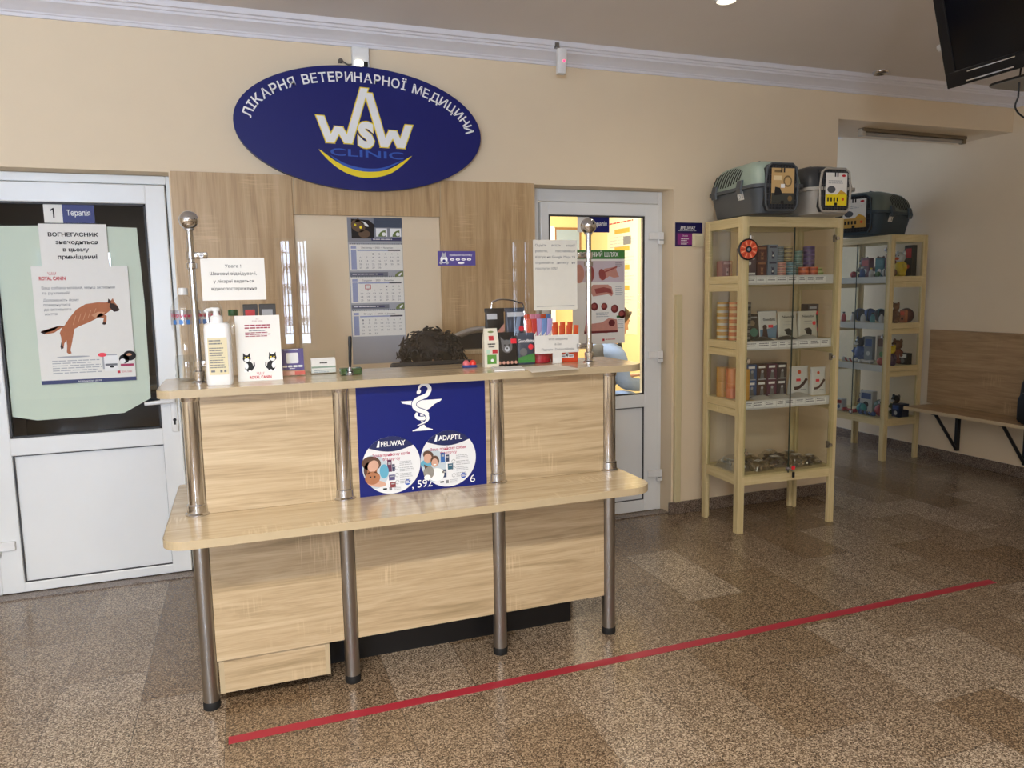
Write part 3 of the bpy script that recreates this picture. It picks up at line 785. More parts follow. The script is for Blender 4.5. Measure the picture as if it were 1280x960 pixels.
for i, s_ in enumerate(('Допоможіть йому', 'повернутися', 'до активного', 'життя')): p.text(s_, -.163, .113-i*.0215, .0125, GREY, 'l', (.147, .11, .112, .052)[i])
p.lines(-.15, -.17, .21, 6, .0115, .004, LGREY)
p.rect(-w_, -h_, w_, -h_+.018, NAVY); p.text('ветеринарна дієта', 0, -h_+.005, .0085, INKW, 'c', .1)
p.text('ROYAL CANIN', .185, -.236, .0085, RED, 'r', .045); p.rect(.122, -.238, .134, -.226, RED)
mb.build('lettering', n_)
mb = MB(); p = pr_of(mb)
D1c = mat('print_dog_tan', 'B5724F', .8, var=.12, scale=60); D2c = mat('print_dog_light', 'CF9A78', .8, var=.1, scale=50); D3c = mat('print_dog_dark', '3A2823', .8)
# the leaping dog, nose to the upper right
dog = [(.152, .070), (.148, .062), (.128, .058), (.118, .070), (.095, .052), (.078, .040), (.05, .028), (.015, .010), (-.02, -.004), (-.045, -.018), (-.052, -.045), (-.060, -.080), (-.070, -.118), (-.066, -.133), (-.078, -.136), (-.086, -.128), (-.082, -.095), (-.083, -.070), (-.093, -.085), (-.098, -.108), (-.108, -.112), (-.110, -.100), (-.104, -.078), (-.104, -.055), (-.108, -.035), (-.096, -.010), (-.105, .000), (-.13, -.022), (-.165, -.032), (-.182, -.024), (-.165, -.040), (-.13, -.033), (-.088, -.004), (-.062, .035), (-.030, .074), (.01, .098), (.06, .105), (.095, .104), (.112, .106), (.108, .122), (.118, .112), (.128, .124), (.132, .106), (.142, .092)]
p.poly(dog, D1c, 1)
p.poly([(.078, .040), (.05, .028), (.03, .045), (.06, .06), (.09, .058)], D2c, 2)
p.poly([(.07, .055), (.095, .040), (.092, .010), (.086, .000), (.076, .004), (.082, .030), (.06, .034), (.05, .036)], D1c, 2); p.disc(.082, .004, .008, D3c, 3, ry=.006)
p.poly([(.152, .070), (.148, .062), (.128, .058), (.118, .070), (.110, .082), (.114, .1), (.13, .098), (.142, .088)], D3c, 2); p.poly([(.108, .122), (.104, .1), (.118, .100), (.118, .112)], D3c, 3)
p.poly([(-.182, -.024), (-.165, -.032), (-.17, -.040), (-.186, -.030)], D3c, 2); p.poly([(-.104, -.075), (-.098, -.108), (-.108, -.112), (-.110, -.100)], D3c, 2)
for i in range(5): stroke(p, [(-.05+i*.022, .000+i*.011), (-.035+i*.022, .045+i*.008)], .0025, D2c, 2)
p.disc(-.06, -.150, .07, LGREY, .5, ry=.004)
p.rect(.060, -.215, .125, -.145, LGREY, 1); p.rect(.068, -.225, .128, -.15, INKW, 2); p.rect(.072, -.2, .124, -.19, GREY, 3); p.disc(.062, -.146, .018, PINKR, 3, ry=.010); p.disc(.1, -.205, .010, BLACK, 3, ry=.005)
p.disc(.155, -.170, .022, BLACK, 2); p.disc(.148, -.18, .012, INKW, 3); p.disc(.18, -.155, .028, mat('print_dark_dog', '241F20', .8), 2, ry=.024); p.disc(.178, -.150, .012, D2c, 3, ry=.006); p.rect(.138, -.205, .195, -.194, mat('print_magenta', 'B23A5E', .7), 3)
mb.build('printed_picture', n_)
mb, loc, w_, h_ = sheet('p', -.682, -.402, 1.553, 1.748, yg-.0012, PAPER)
n_ = tag(mb.build('paper_notice', None, loc), 'white paper notice in bold black letters taped above the leaping dog poster', 'notice')
mb = MB(); p = pr_of(mb)
for s_, y, ww, x in (('ВОГНЕГАСНИК', .040, .208, 0), ('знаходиться', .005, .176, .012), ('в цьому', -.029, .108, .006), ('приміщенні', -.063, .164, .010)): p.text(s_, x, y, .0175, BLACK, 'c', ww, bold=.03)
mb.build('lettering', n_)
mb, loc, w_, h_ = sheet('p', -.655, -.447, 1.752, 1.841, yg, PAPER)
n_ = tag(mb.build('door_plate', None, loc), 'white and blue plate with the number 1 at the top of the left-hand door glass', 'door plate')
mb = MB(); p = pr_of(mb); p.rect(-.028, -h_, w_, h_, BLUE, .8)
p.poly([(-.067, -.022), (-.061, -.022), (-.061, .023), (-.066, .023), (-.078, .014), (-.075, .009), (-.067, .015)], BLACK, 2); p.text('Терапія', .038, -.010, .026, INKW, 'c', .098, bold=.012)
mb.build('lettering', n_)

# ------------------------------------------------------------------ paper things on the right door
mb, loc, w_, h_ = sheet('p', 2.055, 2.262, 1.735, 1.829, yg, PAPER)
n_ = tag(mb.build('door_plate', None, loc), 'white and blue plate at the top of the right-hand door glass behind the chrome ball', 'door plate')
mb = MB(); p = pr_of(mb); p.rect(-.028, -h_, w_, h_, BLUE, .8)
p.text('Терапія', .038, -.010, .026, INKW, 'c', .098, bold=.012)
mb.build('lettering', n_)
mb, loc, w_, h_ = sheet('p', 2.02, 2.366, 1.075, 1.632, yg, PAPER)
n_ = tag(mb.build('anatomy_poster', None, loc), 'white anatomy poster with a green heading stuck on the glass of the right-hand door', 'poster')
mb = MB(); p = pr_of(mb)
G2 = mat('poster_green', '3F7F3A', .6); RB = mat('print_red_brown', '9A4A44', .75, var=.15, scale=50); RL = mat('print_flesh', 'C98F80', .75, var=.1, scale=50); RD = mat('print_dark_red', '6E2626', .75); LIL = mat('print_lilac', 'CDBFC6', .75)
p.rect(-w_, h_-.052, w_, h_, G2); p.text('СЛІДНИЙ ШЛЯХ', .0, h_-.038, .026, INKW, 'c', .26, bold=.015)
p.rect(-w_+.005, .09, w_-.005, .215, LIL, .5)
p.poly([(.0, .115), (.01, .15), (.04, .17), (.08, .175), (.125, .185), (.115, .165), (.135, .12), (.10, .115), (.07, .125), (.045, .110), (.02, .098)], RL, 1); p.disc(.022, .135, .022, RB, 2, ry=.034, rot=.3); stroke(p, [(.04, .15), (.08, .165), (.12, .18)], .008, RB, 2)
p.disc(-.13, .14, .034, RL, 1, ry=.055); p.disc(-.06, .14, .03, RB, 1, ry=.05)
p.poly([(-.06, .045), (-.04, .075), (.06, .075), (.085, .06), (.095, .02), (.085, .005), (.06, .018), (.0, .010), (-.04, .006)], RL, 1); p.poly([(-.03, .05), (.03, .06), (.08, .05), (.088, .02), (.05, .03), (-.02, .022)], RB, 2)
for cx, cz, r_ in ((-.03, -.055, .024), (.035, -.055, .021), (.105, -.07, .025), (.155, -.105, .025)): p.disc(cx, cz, r_, RD, 1); p.disc(cx-.004, cz+.003, r_*.6, RB, 2)
p.poly([(-.10, -.205), (-.09, -.16), (.02, -.15), (.065, -.125), (.12, -.135), (.125, -.205), (.05, -.215)], RL, 1); p.disc(.085, -.155, .022, RD, 2, ry=.02); p.poly([(-.1, -.215), (-.1, -.20), (.125, -.2), (.125, -.212)], RD, 2)
p.rect(.118, -.125, w_-.004, -.112, G2); p.lines(.125, -.14, .04, 5, .012, .004, LGREY); p.lines(-.02, -.095, .1, 3, .011, .004, LGREY); p.lines(.11, .2, .045, 3, .01, .004, GREY); p.lines(.11, .06, .05, 5, .012, .004, LGREY)
p.rect(.022, -.262, .036, -.248, RED); p.lines(.042, -.255, .08, 1, .01, .004, RED)
mb.build('printed_picture', n_)

# ------------------------------------------------------------------ blue poster and the two round stickers on the desk front
yp = -1.3222
t0 = MB().box((-.2445, -.0018, -.2165), (.2445, 0, .2165), mat('poster_blue', '14206F', .35, var=.03, spec=.3)); loc = (.7667, yp, .8825)
n_ = tag(t0.build('blue_poster', None, loc, scale=.965), 'dark blue poster with a white snake and bowl emblem on the desk front', 'poster')
mb = MB(); p = Print(mb, (-.7885, -.0018, -.8635), (1, 0, 0), (0, 0, 1), .0006)
bowl = [(.706, 1.003), (.713, .995), (.744, .988), (.762, .972), (.776, .963), (.780, .93), (.780, .912), (.772, .900), (.747, .891), (.747, .888), (.824, .888), (.824, .891), (.800, .899), (.791, .912), (.791, .93), (.794, .961), (.813, .969), (.835, .986), (.856, .995), (.863, 1.003)]
p.poly(bowl, INKW, 1)
sn = smooth_pts([(.775, 1.036), (.777, 1.050), (.786, 1.059), (.801, 1.061), (.814, 1.052), (.816, 1.040), (.806, 1.023), (.790, 1.015), (.770, 1.008), (.757, .996), (.757, .980), (.770, .968), (.789, .960), (.803, .950), (.800, .938), (.785, .934), (.768, .938), (.762, .948), (.768, .956)], 5)
wds = [max(.004, .016*min(1, (i+14)/40)) if i < len(sn)*.75 else .016-.006*(i-len(sn)*.75)/(len(sn)*.25) for i in range(len(sn))]
stroke(p, sn, [x_+.005 for x_ in wds], mat('poster_blue', '14206F', .35), 2); stroke(p, sn, wds, INKW, 2.6)
s2 = smooth_pts([(.803, .947), (.806, .932), (.797, .921), (.783, .915), (.765, .909)], 5)
stroke(p, s2, [.014-.011*i/(len(s2)-1)+.005 for i in range(len(s2))], mat('poster_blue', '14206F', .35), 5.4); stroke(p, s2, [.013-.011*i/(len(s2)-1) for i in range(len(s2))], INKW, 6)
p.disc(.775, 1.035, .010, INKW, 4, ry=.0075, rot=1.0)
mb.build('emblem', n_)
mb = MB(); p = Print(mb, (-.7885, -.0018, -.8635), (1, 0, 0), (0, 0, 1), .0006)
p.text(', 592', .738, .672, .030, INKW, 'l', .078); p.text('6', .965, .672, .030, INKW, 'l', .02)
mb.build('lettering', n_)
STW = mat('sticker_white', 'E4E6E8', .4, var=.02)
def round_sticker(cx, cz, word, line, label, dog):
    r = .1045
    y0 = yp-.0019
    m = MB(); n = 72
    m.prism([(r*cos(2*pi*i/n), r*sin(2*pi*i/n)) for i in range(n)], -.0006, 0, STW, 'xz')
    o = tag(m.build('round_sticker', None, (cx, y0, cz)), label, 'sticker')
    m = MB(); p = Print(m, (0, -.0006, 0), (1, 0, 0), (0, 0, 1), .0005)
    # dark blue cap with a curved lower edge
    a0 = radians(40); cap = [(r*1.001*cos(a0 + (pi-2*a0)*i/24), r*1.001*sin(a0 + (pi-2*a0)*i/24)) for i in range(25)]
    xe, ze = cap[-1]; cap += [(xe + (cap[0][0]-xe)*i/12, ze - .018*sin(pi*i/12)) for i in range(1, 12)]
    p.poly(cap, mat('cap_blue', '1B2558', .4)); 
    p.text(word, .008, .070, .0185, INKW, 'c', .088, bold=.02); p.poly([(-.052, .068), (-.044, .092), (-.040, .090), (-.042, .068)], INKW, 2)
    p.text(line, 0, .034, .0105, mat('sticker_magenta', 'B8365A', .6), 'c', .135, bold=.015); p.text('без стресу', .0, .018, .0105, mat('sticker_magenta', 'B8365A', .6), 'c', .062, bold=.015)
    for k in range(4): p.lines(.028, .008-k*.022, .060-abs(k-1)*.006, 3, .006, .0025, LGREY)
    for k in range(3): stroke(p, [(.018+.007*cos(q*.9), -.012-k*.026+.007*sin(q*.9)) for q in range(7)], .0012, GREY, 2)
    p.disc(.055, -.068, .0105, CYAN); p.lines(.047, -.066, .016, 2, .006, .002, INKW, k=3)
    p.rect(-.034, -.088, -.020, -.082, BLACK); p.rect(-.012, -.092, -.002, -.080, GREY); p.lines(.004, -.081, .03, 3, .005, .002, LGREY)
    m.build('lettering', o)
    m = MB(); p = Print(m, (0, -.0006, 0), (1, 0, 0), (0, 0, 1), .0005)
    # photo lens on the left side
    R2 = .062; ph = [(-.066+R2*cos(a_)*.9, -.02+R2*sin(a_)) for a_ in [2*pi*i/40 for i in range(40)]]
    ph = [(x, z) if math.hypot(x, z) < r*.995 else (x*r*.995/math.hypot(x, z), z*r*.995/math.hypot(x, z)) for x, z in ph]
    p.poly(ph, mat('photo_pale', 'BFCBD3', .6))
    HB = mat('photo_hair', '5A3F30', .7); SK = mat('photo_skin', 'CFA48E', .7); TE = mat('photo_teal', '5FA6C2', .7); CT = mat('photo_cat', 'A9714E', .7, var=.15, scale=70); W3 = mat('photo_dog', '8F8C84', .7, var=.2, scale=60)
    if not dog:
        p.disc(-.072, .012, .034, HB, 2, ry=.026, rot=-.2); p.disc(-.082, -.012, .018, HB, 2, ry=.03); p.disc(-.066, .002, .019, SK, 3, ry=.022, rot=-.5)
        p.disc(-.028, -.020, .016, TE, 3, ry=.026); p.disc(-.070, -.040, .027, CT, 4, ry=.024); p.poly([(-.09, -.026), (-.086, -.008), (-.076, -.02)], CT, 4); p.poly([(-.054, -.024), (-.052, -.006), (-.064, -.02)], CT, 4)
        p.disc(-.056, -.062, .034, SK, 3, ry=.012, rot=-.2); p.disc(-.077, -.036, .003, BLACK, 5); p.disc(-.062, -.036, .003, BLACK, 5)
        pk = [(-.016, -.002, .016, .044, mat('pack_plum', '5E2E4E', .6)), (.001, -.010, .010, .026, mat('pack_slate', '39405E', .6)), (-.012, -.045, .022, .020, mat('pack_violet', '55507E', .6)), (-.008, -.072, .020, .020, mat('pack_rose', '8A3A3A', .6))]
    else:
        p.disc(-.076, .020, .020, HB, 2, ry=.016, rot=-.5); p.disc(-.078, .008, .015, SK, 3, ry=.018); p.disc(-.083, -.010, .022, TE, 2, ry=.014)
        p.disc(-.052, -.004, .016, HB, 3, ry=.02); p.disc(-.053, -.010, .012, SK, 4, ry=.016); p.disc(-.053, -.017, .005, INKW, 5, ry=.002); p.disc(-.048, -.055, .03, INKW, 3, ry=.024)
        p.disc(-.076, -.044, .02, W3, 4, ry=.024); p.disc(-.082, -.062, .012, INKW, 5, ry=.010); p.poly([(-.09, -.03), (-.094, -.012), (-.078, -.022)], HB, 5)
        pk = [(-.030, .006, .016, .036, mat('pack_blue', '2F62A8', .6)), (-.010, .002, .012, .026, mat('pack_slate', '39405E', .6)), (-.004, -.030, .020, .022, mat('pack_teal', '2E6076', .6)), (-.030, -.054, .020, .030, mat('pack_navy', '283A5E', .6))]
    for x, z, w2, h2, mm in pk: p.rect(x, z-h2*.5, x+w2, z+h2*.5, mm, 2); p.rect(x+w2*.2, z+h2*.1, x+w2*.8, z+h2*.3, LGREY, 3)
    m.build('printed_picture', o)
round_sticker(.6468, .7905, 'FELIWAY', 'Зона прийому котів', 'round white sticker with a hugged ginger cat, left one on the blue desk poster', False)
round_sticker(.857, .7945, 'ADAPTIL', 'Зона прийому собак', 'round white sticker with a couple and their dog, right one on the blue desk poster', True)

# ------------------------------------------------------------------ red tape on the floor
m = MB(); TAPE = mat('red_floor_tape', 'A02536', .45, var=.06, scale=9)
m.box((0, -.021, .0003), (3.38, .021, .0013), TAPE)
tag(m.build('floor_tape', None, (.055, -1.538, 0), rz=radians(.35)), 'long straight strip of red tape on the granite floor in front of the desk', 'floor tape')
ZC = 1.1072
# ------------------------------------------------------------------ water bottles
LBL = mat('bottle_label', 'D8DCE6', .4); LBB = mat('label_blue', '3F76B8', .4); LBR = mat('label_crimson', 'B8274A', .4)
def bottle(loc, rz, label):
    t = thing('water_bottle', label, 'bottle', loc, rz, 'large water bottles at the left end of the counter')
    prof = [(.030, 0), (.041, .004), (.043, .016), (.041, .03), (.043, .05), (.040, .075), (.035, .110), (.034, .135), (.038, .165), (.0435, .185), (.0445, .20), (.0445, .245), (.041, .262), (.030, .283), (.0155, .298), (.0135, .303), (.0135, .312)]
    MB().lathe(prof, PETC, n=28).build('bottle_body', t)
    w = MB().lathe([(r-.0016, max(.002, z)) for r, z in prof[:6]] + [(.037, .088), (.0001, .088)], thin_glass('still_water', 'F4F7F8', ior=1.1) if 'still_water' not in bpy.data.materials else bpy.data.materials['still_water'], n=24)
    w.build('water', t)
    l = MB()
    n = 28
    for z0, z1, m_, r in ((.197, .247, LBL, .0448),):
        vs = [(r*cos(2*pi*i/n), r*sin(2*pi*i/n), z) for z in (z0, z1) for i in range(n)]
        l.add(vs, [(i, (i+1) % n, n+(i+1) % n, n+i) for i in range(n)], thin_glass('label_film', 'E2E4EE', .2, film=.12) if 'label_film' not in bpy.data.materials else bpy.data.materials['label_film'], True)
    for a in range(5):
        an = -pi/2 + (a-2)*.52
        for (za, zb, aa, bb) in ((.199, .214, -.17, .1),):
            l.add([(.0452*cos(an+k), .0452*sin(an+k), z) for z in (za, zb) for k in (aa, 0, bb)], [(0, 1, 4, 3), (1, 2, 5, 4)], LBB)
    word = 'Моршинська'
    for i, ch in enumerate(word):
        an = -pi/2 + (i-4.9)*.27
        X = Vector((-sin(an), cos(an), 0)); O_ = Vector((cos(an), sin(an), 0))*.0455
        Print(l, O_, X, (0, 0, 1), .0003).text(ch, 0, .224, .014, LBR, 'c', .0095, bold=.02)
    l.build('label_band', t)
    c = MB().lathe([(.0155, .300), (.0162, .302), (.0162, .321), (.014, .324), (.0001, .324)], mat('cap_milky', 'E6E6E2', .4), n=24)
    c.build('cap', t)
bottle((-.014, -1.075, ZC), .35, 'large clear water bottle, left one of two behind the left chrome post')
bottle((.066, -1.065, ZC), -.3, 'large clear water bottle behind the white pump bottle, right one of two')
# ------------------------------------------------------------------ pump bottle
t = thing('pump_bottle', 'white lotion pump bottle with a cream label at the left end of the counter', 'bottle', (.094, -1.262, ZC), radians(-3))
def rr_ring(hx, hy, r, z): return [(x, y, z) for x, y in rrect(hx, hy, r, 5)]
MB().loft([rr_ring(.039, .026, .016, 0), rr_ring(.0415, .029, .018, .006), rr_ring(.041, .029, .018, .185), rr_ring(.039, .027, .018, .200), rr_ring(.032, .022, .016, .206)], WHITE).build('bottle_body', t)
m = MB().box((-.030, -.0297, .035), (.030, -.0288, .158), mat('cream_label', 'D9CDA6', .5)); p = Print(m, (0, -.0297, 0), (1, 0, 0), (0, 0, 1), .0004)
p.lines(-.026, .146, .044, 2, .010, .004, GREY); p.lines(-.026, .122, .050, 9, .008, .003, GREY); p.rect(-.024, .044, -.012, .050, GREY); p.rect(.004, .043, .011, .051, GREY); p.rect(.016, .043, .023, .051, GREY)
m.build('label_panel', t)
MB().lathe([(.020, .204), (.020, .222), (.016, .228), (.010, .231), (.008, .244), (.0125, .245), (.0125, .254), (.004, .257)], WHITE, n=24).tube([(0, 0, .250), (-.012, -.004, .251), (-.028, -.01, .248), (-.034, -.012, .242)], [.0065, .006, .005, .004], WHITE).build('pump', t)
# ------------------------------------------------------------------ leaflet stand
lean = radians(-6)
t = thing('leaflet_stand', 'white card stand with two black and white kittens and red lettering on the counter', 'leaflet stand', (.2235, -1.215, ZC), 0)
Ml = Matrix.Rotation(lean, 4, 'X')
m = MB().box((-.0735, 0, 0), (.0735, .003, .226), PAPER, M=Ml).build('card', t)
MB().add([Ml @ Vector(v) for v in ((-.03, .003, .15), (.03, .003, .15))]+[(-.03, .029, 0), (.03, .029, 0)], [(0, 1, 3, 2)], PAPER).build('easel_back', t)
mb = MB(); p = Print(mb, (0, 0, 0), (1, 0, 0), Ml @ Vector((0, 0, 1)), .0006)
MAR = mat('maroon_ink', '9C2340', .6)
p.text('ROYAL CANIN', 0, .205, .004, MAR, 'c', .034); crn(p, 0, .211, .004, MAR)
p.lines(-.043, .190, .088, 2, .009, .0042, MAR, .1); p.lines(-.03, .172, .062, 1, .006, .0025, GREY); p.lines(-.042, .165, .085, 3, .006, .003, MAR, .15)
p.text('ROYAL CANIN', 0, .008, .0095, RED, 'c', .072, bold=.03); crn(p, 0, .020, .010, RED)
mb.build('lettering', t)
mb = MB(); p = Print(mb, (0, 0, 0), (1, 0, 0), Ml @ Vector((0, 0, 1)), .0006)
for sx, x in ((1, -.042), (-1, .043)):
    for cx, cz, r, ry, m_, k in ((0, .078, .013, .012, BLACK, 1), (0, .073, .008, .006, INKW, 2), (.006*sx, .050, .014, .018, BLACK, 1), (-.002*sx, .052, .006, .010, INKW, 2), (-.006*sx, .035, .005, .004, INKW, 3), (.008*sx, .034, .005, .004, INKW, 3)):
        p.disc(x+cx, cz, r, m_, k, ry=ry)
    for s_ in (-1, 1): p.poly([(x+s_*.012, .082), (x+s_*.011, .098), (x+s_*.002, .088)], BLACK, 1); p.disc(x+s_*.005, .081, .0025, YEL, 3)
    stroke(p, [(x+.018*sx, .042), (x+.024*sx, .052), (x+.023*sx, .064)], .004, BLACK, 1)
mb.build('printed_picture', t)
# ------------------------------------------------------------------ boxes and bottle behind
def carton(name, label, cat, loc, rz, dims, m, deco=None, group=None, flap=True):
    """folded card box: thing > body, printing"""
    t = thing(name, label, cat, loc, rz, group); a, b_, c = dims
    bd = MB().box((-a/2, -b_/2, 0), (a/2, b_/2, c), m, .0012)
    if flap: bd.box((-a/2+.001, -b_/2+.001, c), (a/2-.001, b_/2-.003, c+.0008), m)
    bd.build('carton_body', t)
    if deco:
        mb = MB(); deco(Print(mb, (0, -b_/2, 0), (1, 0, 0), (0, 0, 1), .0005), a, c); mb.build('printing', t)
    return t
BK2 = mat('black_card', '1B1B1D', .4); DGRY = mat('dark_grey_card', '2E3033', .4)
def dk(colr):
    def f(p, a, c): p.text('VET', 0, c*.62, c*.2, colr, 'c', a*.7, bold=.02) if False else (p.rect(-a*.35, c*.84, a*.3, c*.93, colr), p.rect(-a*.3, c*.80, a*.1, c*.82, LGREY), p.disc(a*.2, c*.6, a*.15, LGREY))
    return f
carton('tall_box', 'tall black box with red printing behind the kitten leaflet stand, left of two', 'box', (.204, -1.10, ZC), 0, (.05, .04, .262), BK2, dk(RED))
carton('tall_box', 'tall dark grey box behind the kitten leaflet stand, right of two', 'box', (.262, -1.098, ZC), 0, (.056, .04, .262), DGRY, dk(LGREY))
t = thing('small_bottle', 'small clear bottle with a green cap between the pump bottle and the leaflet stand', 'bottle', (.145, -1.04, ZC))
MB().lathe([(.024, 0), (.026, .004), (.026, .19), (.013, .215), (.011, .222)], PETC, n=20).build('bottle_body', t)
MB().lathe([(.0165, .222), (.017, .224), (.017, .242), (.015, .244), (.0001, .244)], mat('green_cap', '1F6B36', .4), n=20).build('cap', t)
# ------------------------------------------------------------------ purple card stand
t = thing('card_stand', 'small clear stand with a purple card and a blank white square on the counter', 'card stand', (.338, -1.125, ZC), 0)
PC = mat('purple_sticker', '4B3F86', .5)
Mc = Matrix.Rotation(radians(-8), 4, 'X')
MB().box((-.044, 0, .002), (.044, .003, .108), GLASSD, M=Mc).box((-.044, .0, 0), (.044, .045, .003), GLASSD).build('clear_holder', t)
m = MB().box((-.040, -.0012, .022), (.040, -.0002, .100), PC, M=Mc).build('card', t)
mb = MB(); p = Print(mb, Mc @ Vector((0, -.0012, 0)), (1, 0, 0), Mc @ Vector((0, 0, 1)), .0005)
p.poly([(x, z+.066) for x, z in rrect(.021, .019, .004, 4)], INKW); p.lines(-.028, .095, .055, 1, .01, .003, INKW)
for k in range(4): p.poly([(x-.027+k*.018, z+.036) for x, z in rrect(.0078, .0036, .003, 3)], INKW)
p.lines(-.012, .027, .026, 1, .01, .0025, INKW)
mb.build('printing', t)
MB().box((-.042, -.0014, .003), (.042, -.0004, .020), mat('peach_strip', 'D9A58F', .5), M=Mc).box((.006, -.0022, .004), (.042, -.0012, .018), mat('coral_strip', 'CF5B4A', .5), M=Mc).build('lower_strip', t)
# ------------------------------------------------------------------ visiting card holder
t = thing('card_holder', 'clear holder full of white visiting cards with a green stripe on the counter', 'card holder', (.450, -1.10, ZC), radians(2))
m = MB()
for k in range(9): m.box((-.044, .004+k*.0022, .004), (.044, .0055+k*.0022, .049+k*.0012), PAPER)
cs = m.build('card_stack', t)
mb = MB(); p = Print(mb, (0, .004, 0), (1, 0, 0), (0, 0, 1), .0004)
p.text('LION', 0, .038, .005, BLACK, 'c', .026, bold=.02) if False else p.lines(-.014, .039, .028, 1, .01, .005, BLACK, 0); p.rect(-.044, .022, .044, .0285, mat('sage_strip', '8FA893', .6)); p.lines(-.035, .012, .07, 2, .006, .0025, LGREY)
mb.build('printing', cs)
MB().box((-.047, 0, 0), (.047, .002, .018), GLASSD).box((-.047, 0, 0), (.047, .03, .002), GLASSD).box((-.047, .027, 0), (.047, .029, .085), GLASSD).build('clear_holder', t)
# ------------------------------------------------------------------ pen on a stand
t = thing('pen_stand', 'upright black pen in a chrome cup on a green base on the counter', 'pen stand', (.535, -1.20, ZC))
MB().box((-.038, -.004, 0), (.040, .030, .027), thin_glass('green_clear_plastic', '6FB97F', .05, film=.12), .004).box((-.034, .002, .003), (.036, .026, .022), mat('green_insert', '3E8C55', .5), .003).build('base', t)
MB().lathe([(.013, 0), (.014, .003), (.011, .010), (.007, .026), (.0055, .032)], CHROME, c=(-.006, -.018, 0), n=20).build('cup', t)
MB().lathe([(.0028, .022), (.0042, .034), (.0055, .05), (.0058, .095), (.0068, .115), (.0066, .138), (.005, .143), (.0001, .143)], BLKP, c=(-.006, -.018, 0), n=16, M=Matrix.Rotation(radians(2), 4, 'Y')).build('pen', t)
m = MB().tube([(-.006+.010*cos(k*.9), -.018+.010*sin(k*.9), .004+k*.0006) for k in range(26)], .0018, BLKP, 6); m.build('coil_cord', t)
# ------------------------------------------------------------------ domed toys
t = thing('domed_toy', 'pair of small red domes on a blue base near the treat boxes', 'toy', (1.002, -1.135, ZC))
MB().loft([rr_ring(.029, .017, .012, 0), rr_ring(.030, .018, .012, .003), rr_ring(.027, .015, .012, .009)], mat('blue_plastic', '3B4E8F', .35)).build('base', t)
for x, m_ in ((-.013, mat('pink_plastic', 'E8737A', .3)), (.014, mat('red_plastic', 'EE3B2C', .3))): MB().lathe([(.0135, .007), (.0135, .014), (.011, .022), (.006, .027), (.0001, .028)], m_, c=(x, 0, 0), n=18).build('dome', t)
# ------------------------------------------------------------------ treat box with a pointed top
t = thing('treat_box', 'narrow cream treat box with red and green printing standing on the counter', 'box', (1.082, -1.16, ZC), radians(-4))
bx = mat('cream_card', 'E9E3D0', .55)
MB().loft([[(-.029, -.018, 0), (.029, -.018, 0), (.029, .018, 0), (-.029, .018, 0)], [(-.029, -.018, .1), (.029, -.018, .1), (.029, .018, .1), (-.029, .018, .1)], [(-.026, -.003, .150), (.026, -.003, .150), (.026, .003, .150), (-.026, .003, .150)]], bx, smooth=False).build('carton_body', t)
mb = MB(); p = Print(mb, (0, -.018, 0), (1, 0, 0), (0, 0, 1), .0006)
p.rect(-.018, .012, .019, .048, mat('grass_green', '5E9C3C', .6)); p.disc(.002, .026, .006, INKW, 2); p.rect(.003, .053, .024, .068, RED); p.rect(-.020, .053, -.006, .068, mat('pale_mint', 'BFE0C8', .6))
p.text('Salmon', 0, .087, .006, BLACK, 'c', .026) if False else p.lines(-.015, .087, .03, 1, .01, .005, BLACK, 0); p.lines(-.012, .077, .024, 1, .01, .004, BLACK, 0)
mb.build('printing', t)
mb = MB(); n_ = Vector((0, .015, .05)).normalized(); p = Print(mb, (0, -.018, .1), (1, 0, 0), n_, .0006); p.rect(-.010, .004, .010, .022, RED); p.disc(0, .038, .012, mat('olive_green', '6F7F45'), ry=.004); mb.build('red_badge', t)
# ------------------------------------------------------------------ pouches
def pouch(name, label, cat, loc, rz, w, h, dpt, m, deco=None, group=None, tilt=0., zip_m=None):
    """stand-up pouch: gusseted bottom, flat sealed top"""
    t = thing(name, label, cat, loc, rz, group, rot=(radians(tilt), 0, rz) if tilt else None)
    rings = []
    for k in range(9):
        f = k/8; d_ = dpt/2*(1-f)**.6*(1 if f else .9)+.0015; ww = w/2*(.97+.03*cos(f*pi))
        rings.append([(x, y, h*f) for x, y in rrect(ww, d_, min(d_*.95, .012), 4)])
    MB().loft(rings, m).build('pouch_body', t)
    s_ = MB().box((-w/2, -.0022, h*.93), (w/2, .0022, h), zip_m or m, .0006).build('top_seal', t)
    if deco:
        mb = MB(); y0 = -dpt/2*(.5**.6)-.004
        p = Print(mb, (0, 0, 0), (1, 0, 0), (0, 0, 1), .0005)
        deco(p, w, h)
        # lay the printing onto the bulging front
        nv = []
        for x, y, z in mb.v:
            f = min(1, max(0, z/h)); d_ = dpt/2*(1-f)**.6+.0015
            nv.append((x, y-d_-.0006, z))
        mb.v = nv; mb.build('printing', t)
    return t
def dog_face(p, x, z, s, m, m2):
    p.disc(x, z, s, m, 1, ry=s*1.15); p.poly([(x-s, z+s*.3), (x-s*1.1, z+s*1.7), (x-s*.3, z+s*.9)], m); p.poly([(x+s, z+s*.3), (x+s*1.1, z+s*1.7), (x+s*.3, z+s*.9)], m)
    p.disc(x, z-s*.45, s*.45, m2, 2); p.disc(x-s*.4, z+s*.25, s*.13, BLACK, 3); p.disc(x+s*.4, z+s*.25, s*.13, BLACK, 3); p.disc(x, z-s*.3, s*.16, BLACK, 3)
GRY3 = mat('print_mid_grey', '6F6F70', .6); PLA = mat('print_pale', 'C9CDD2', .6)
def d1(p, w, h):
    dog_face(p, 0, h*.58, w*.24, GRY3, PLA)
    for k in range(5): p.disc(-w*.36+k*w*.18, h*.10, w*.065, mat('peach_strip', 'D9A58F'), 2)
    p.rect(w*.18, h*.66, w*.44, h*.80, PINKR, 3)
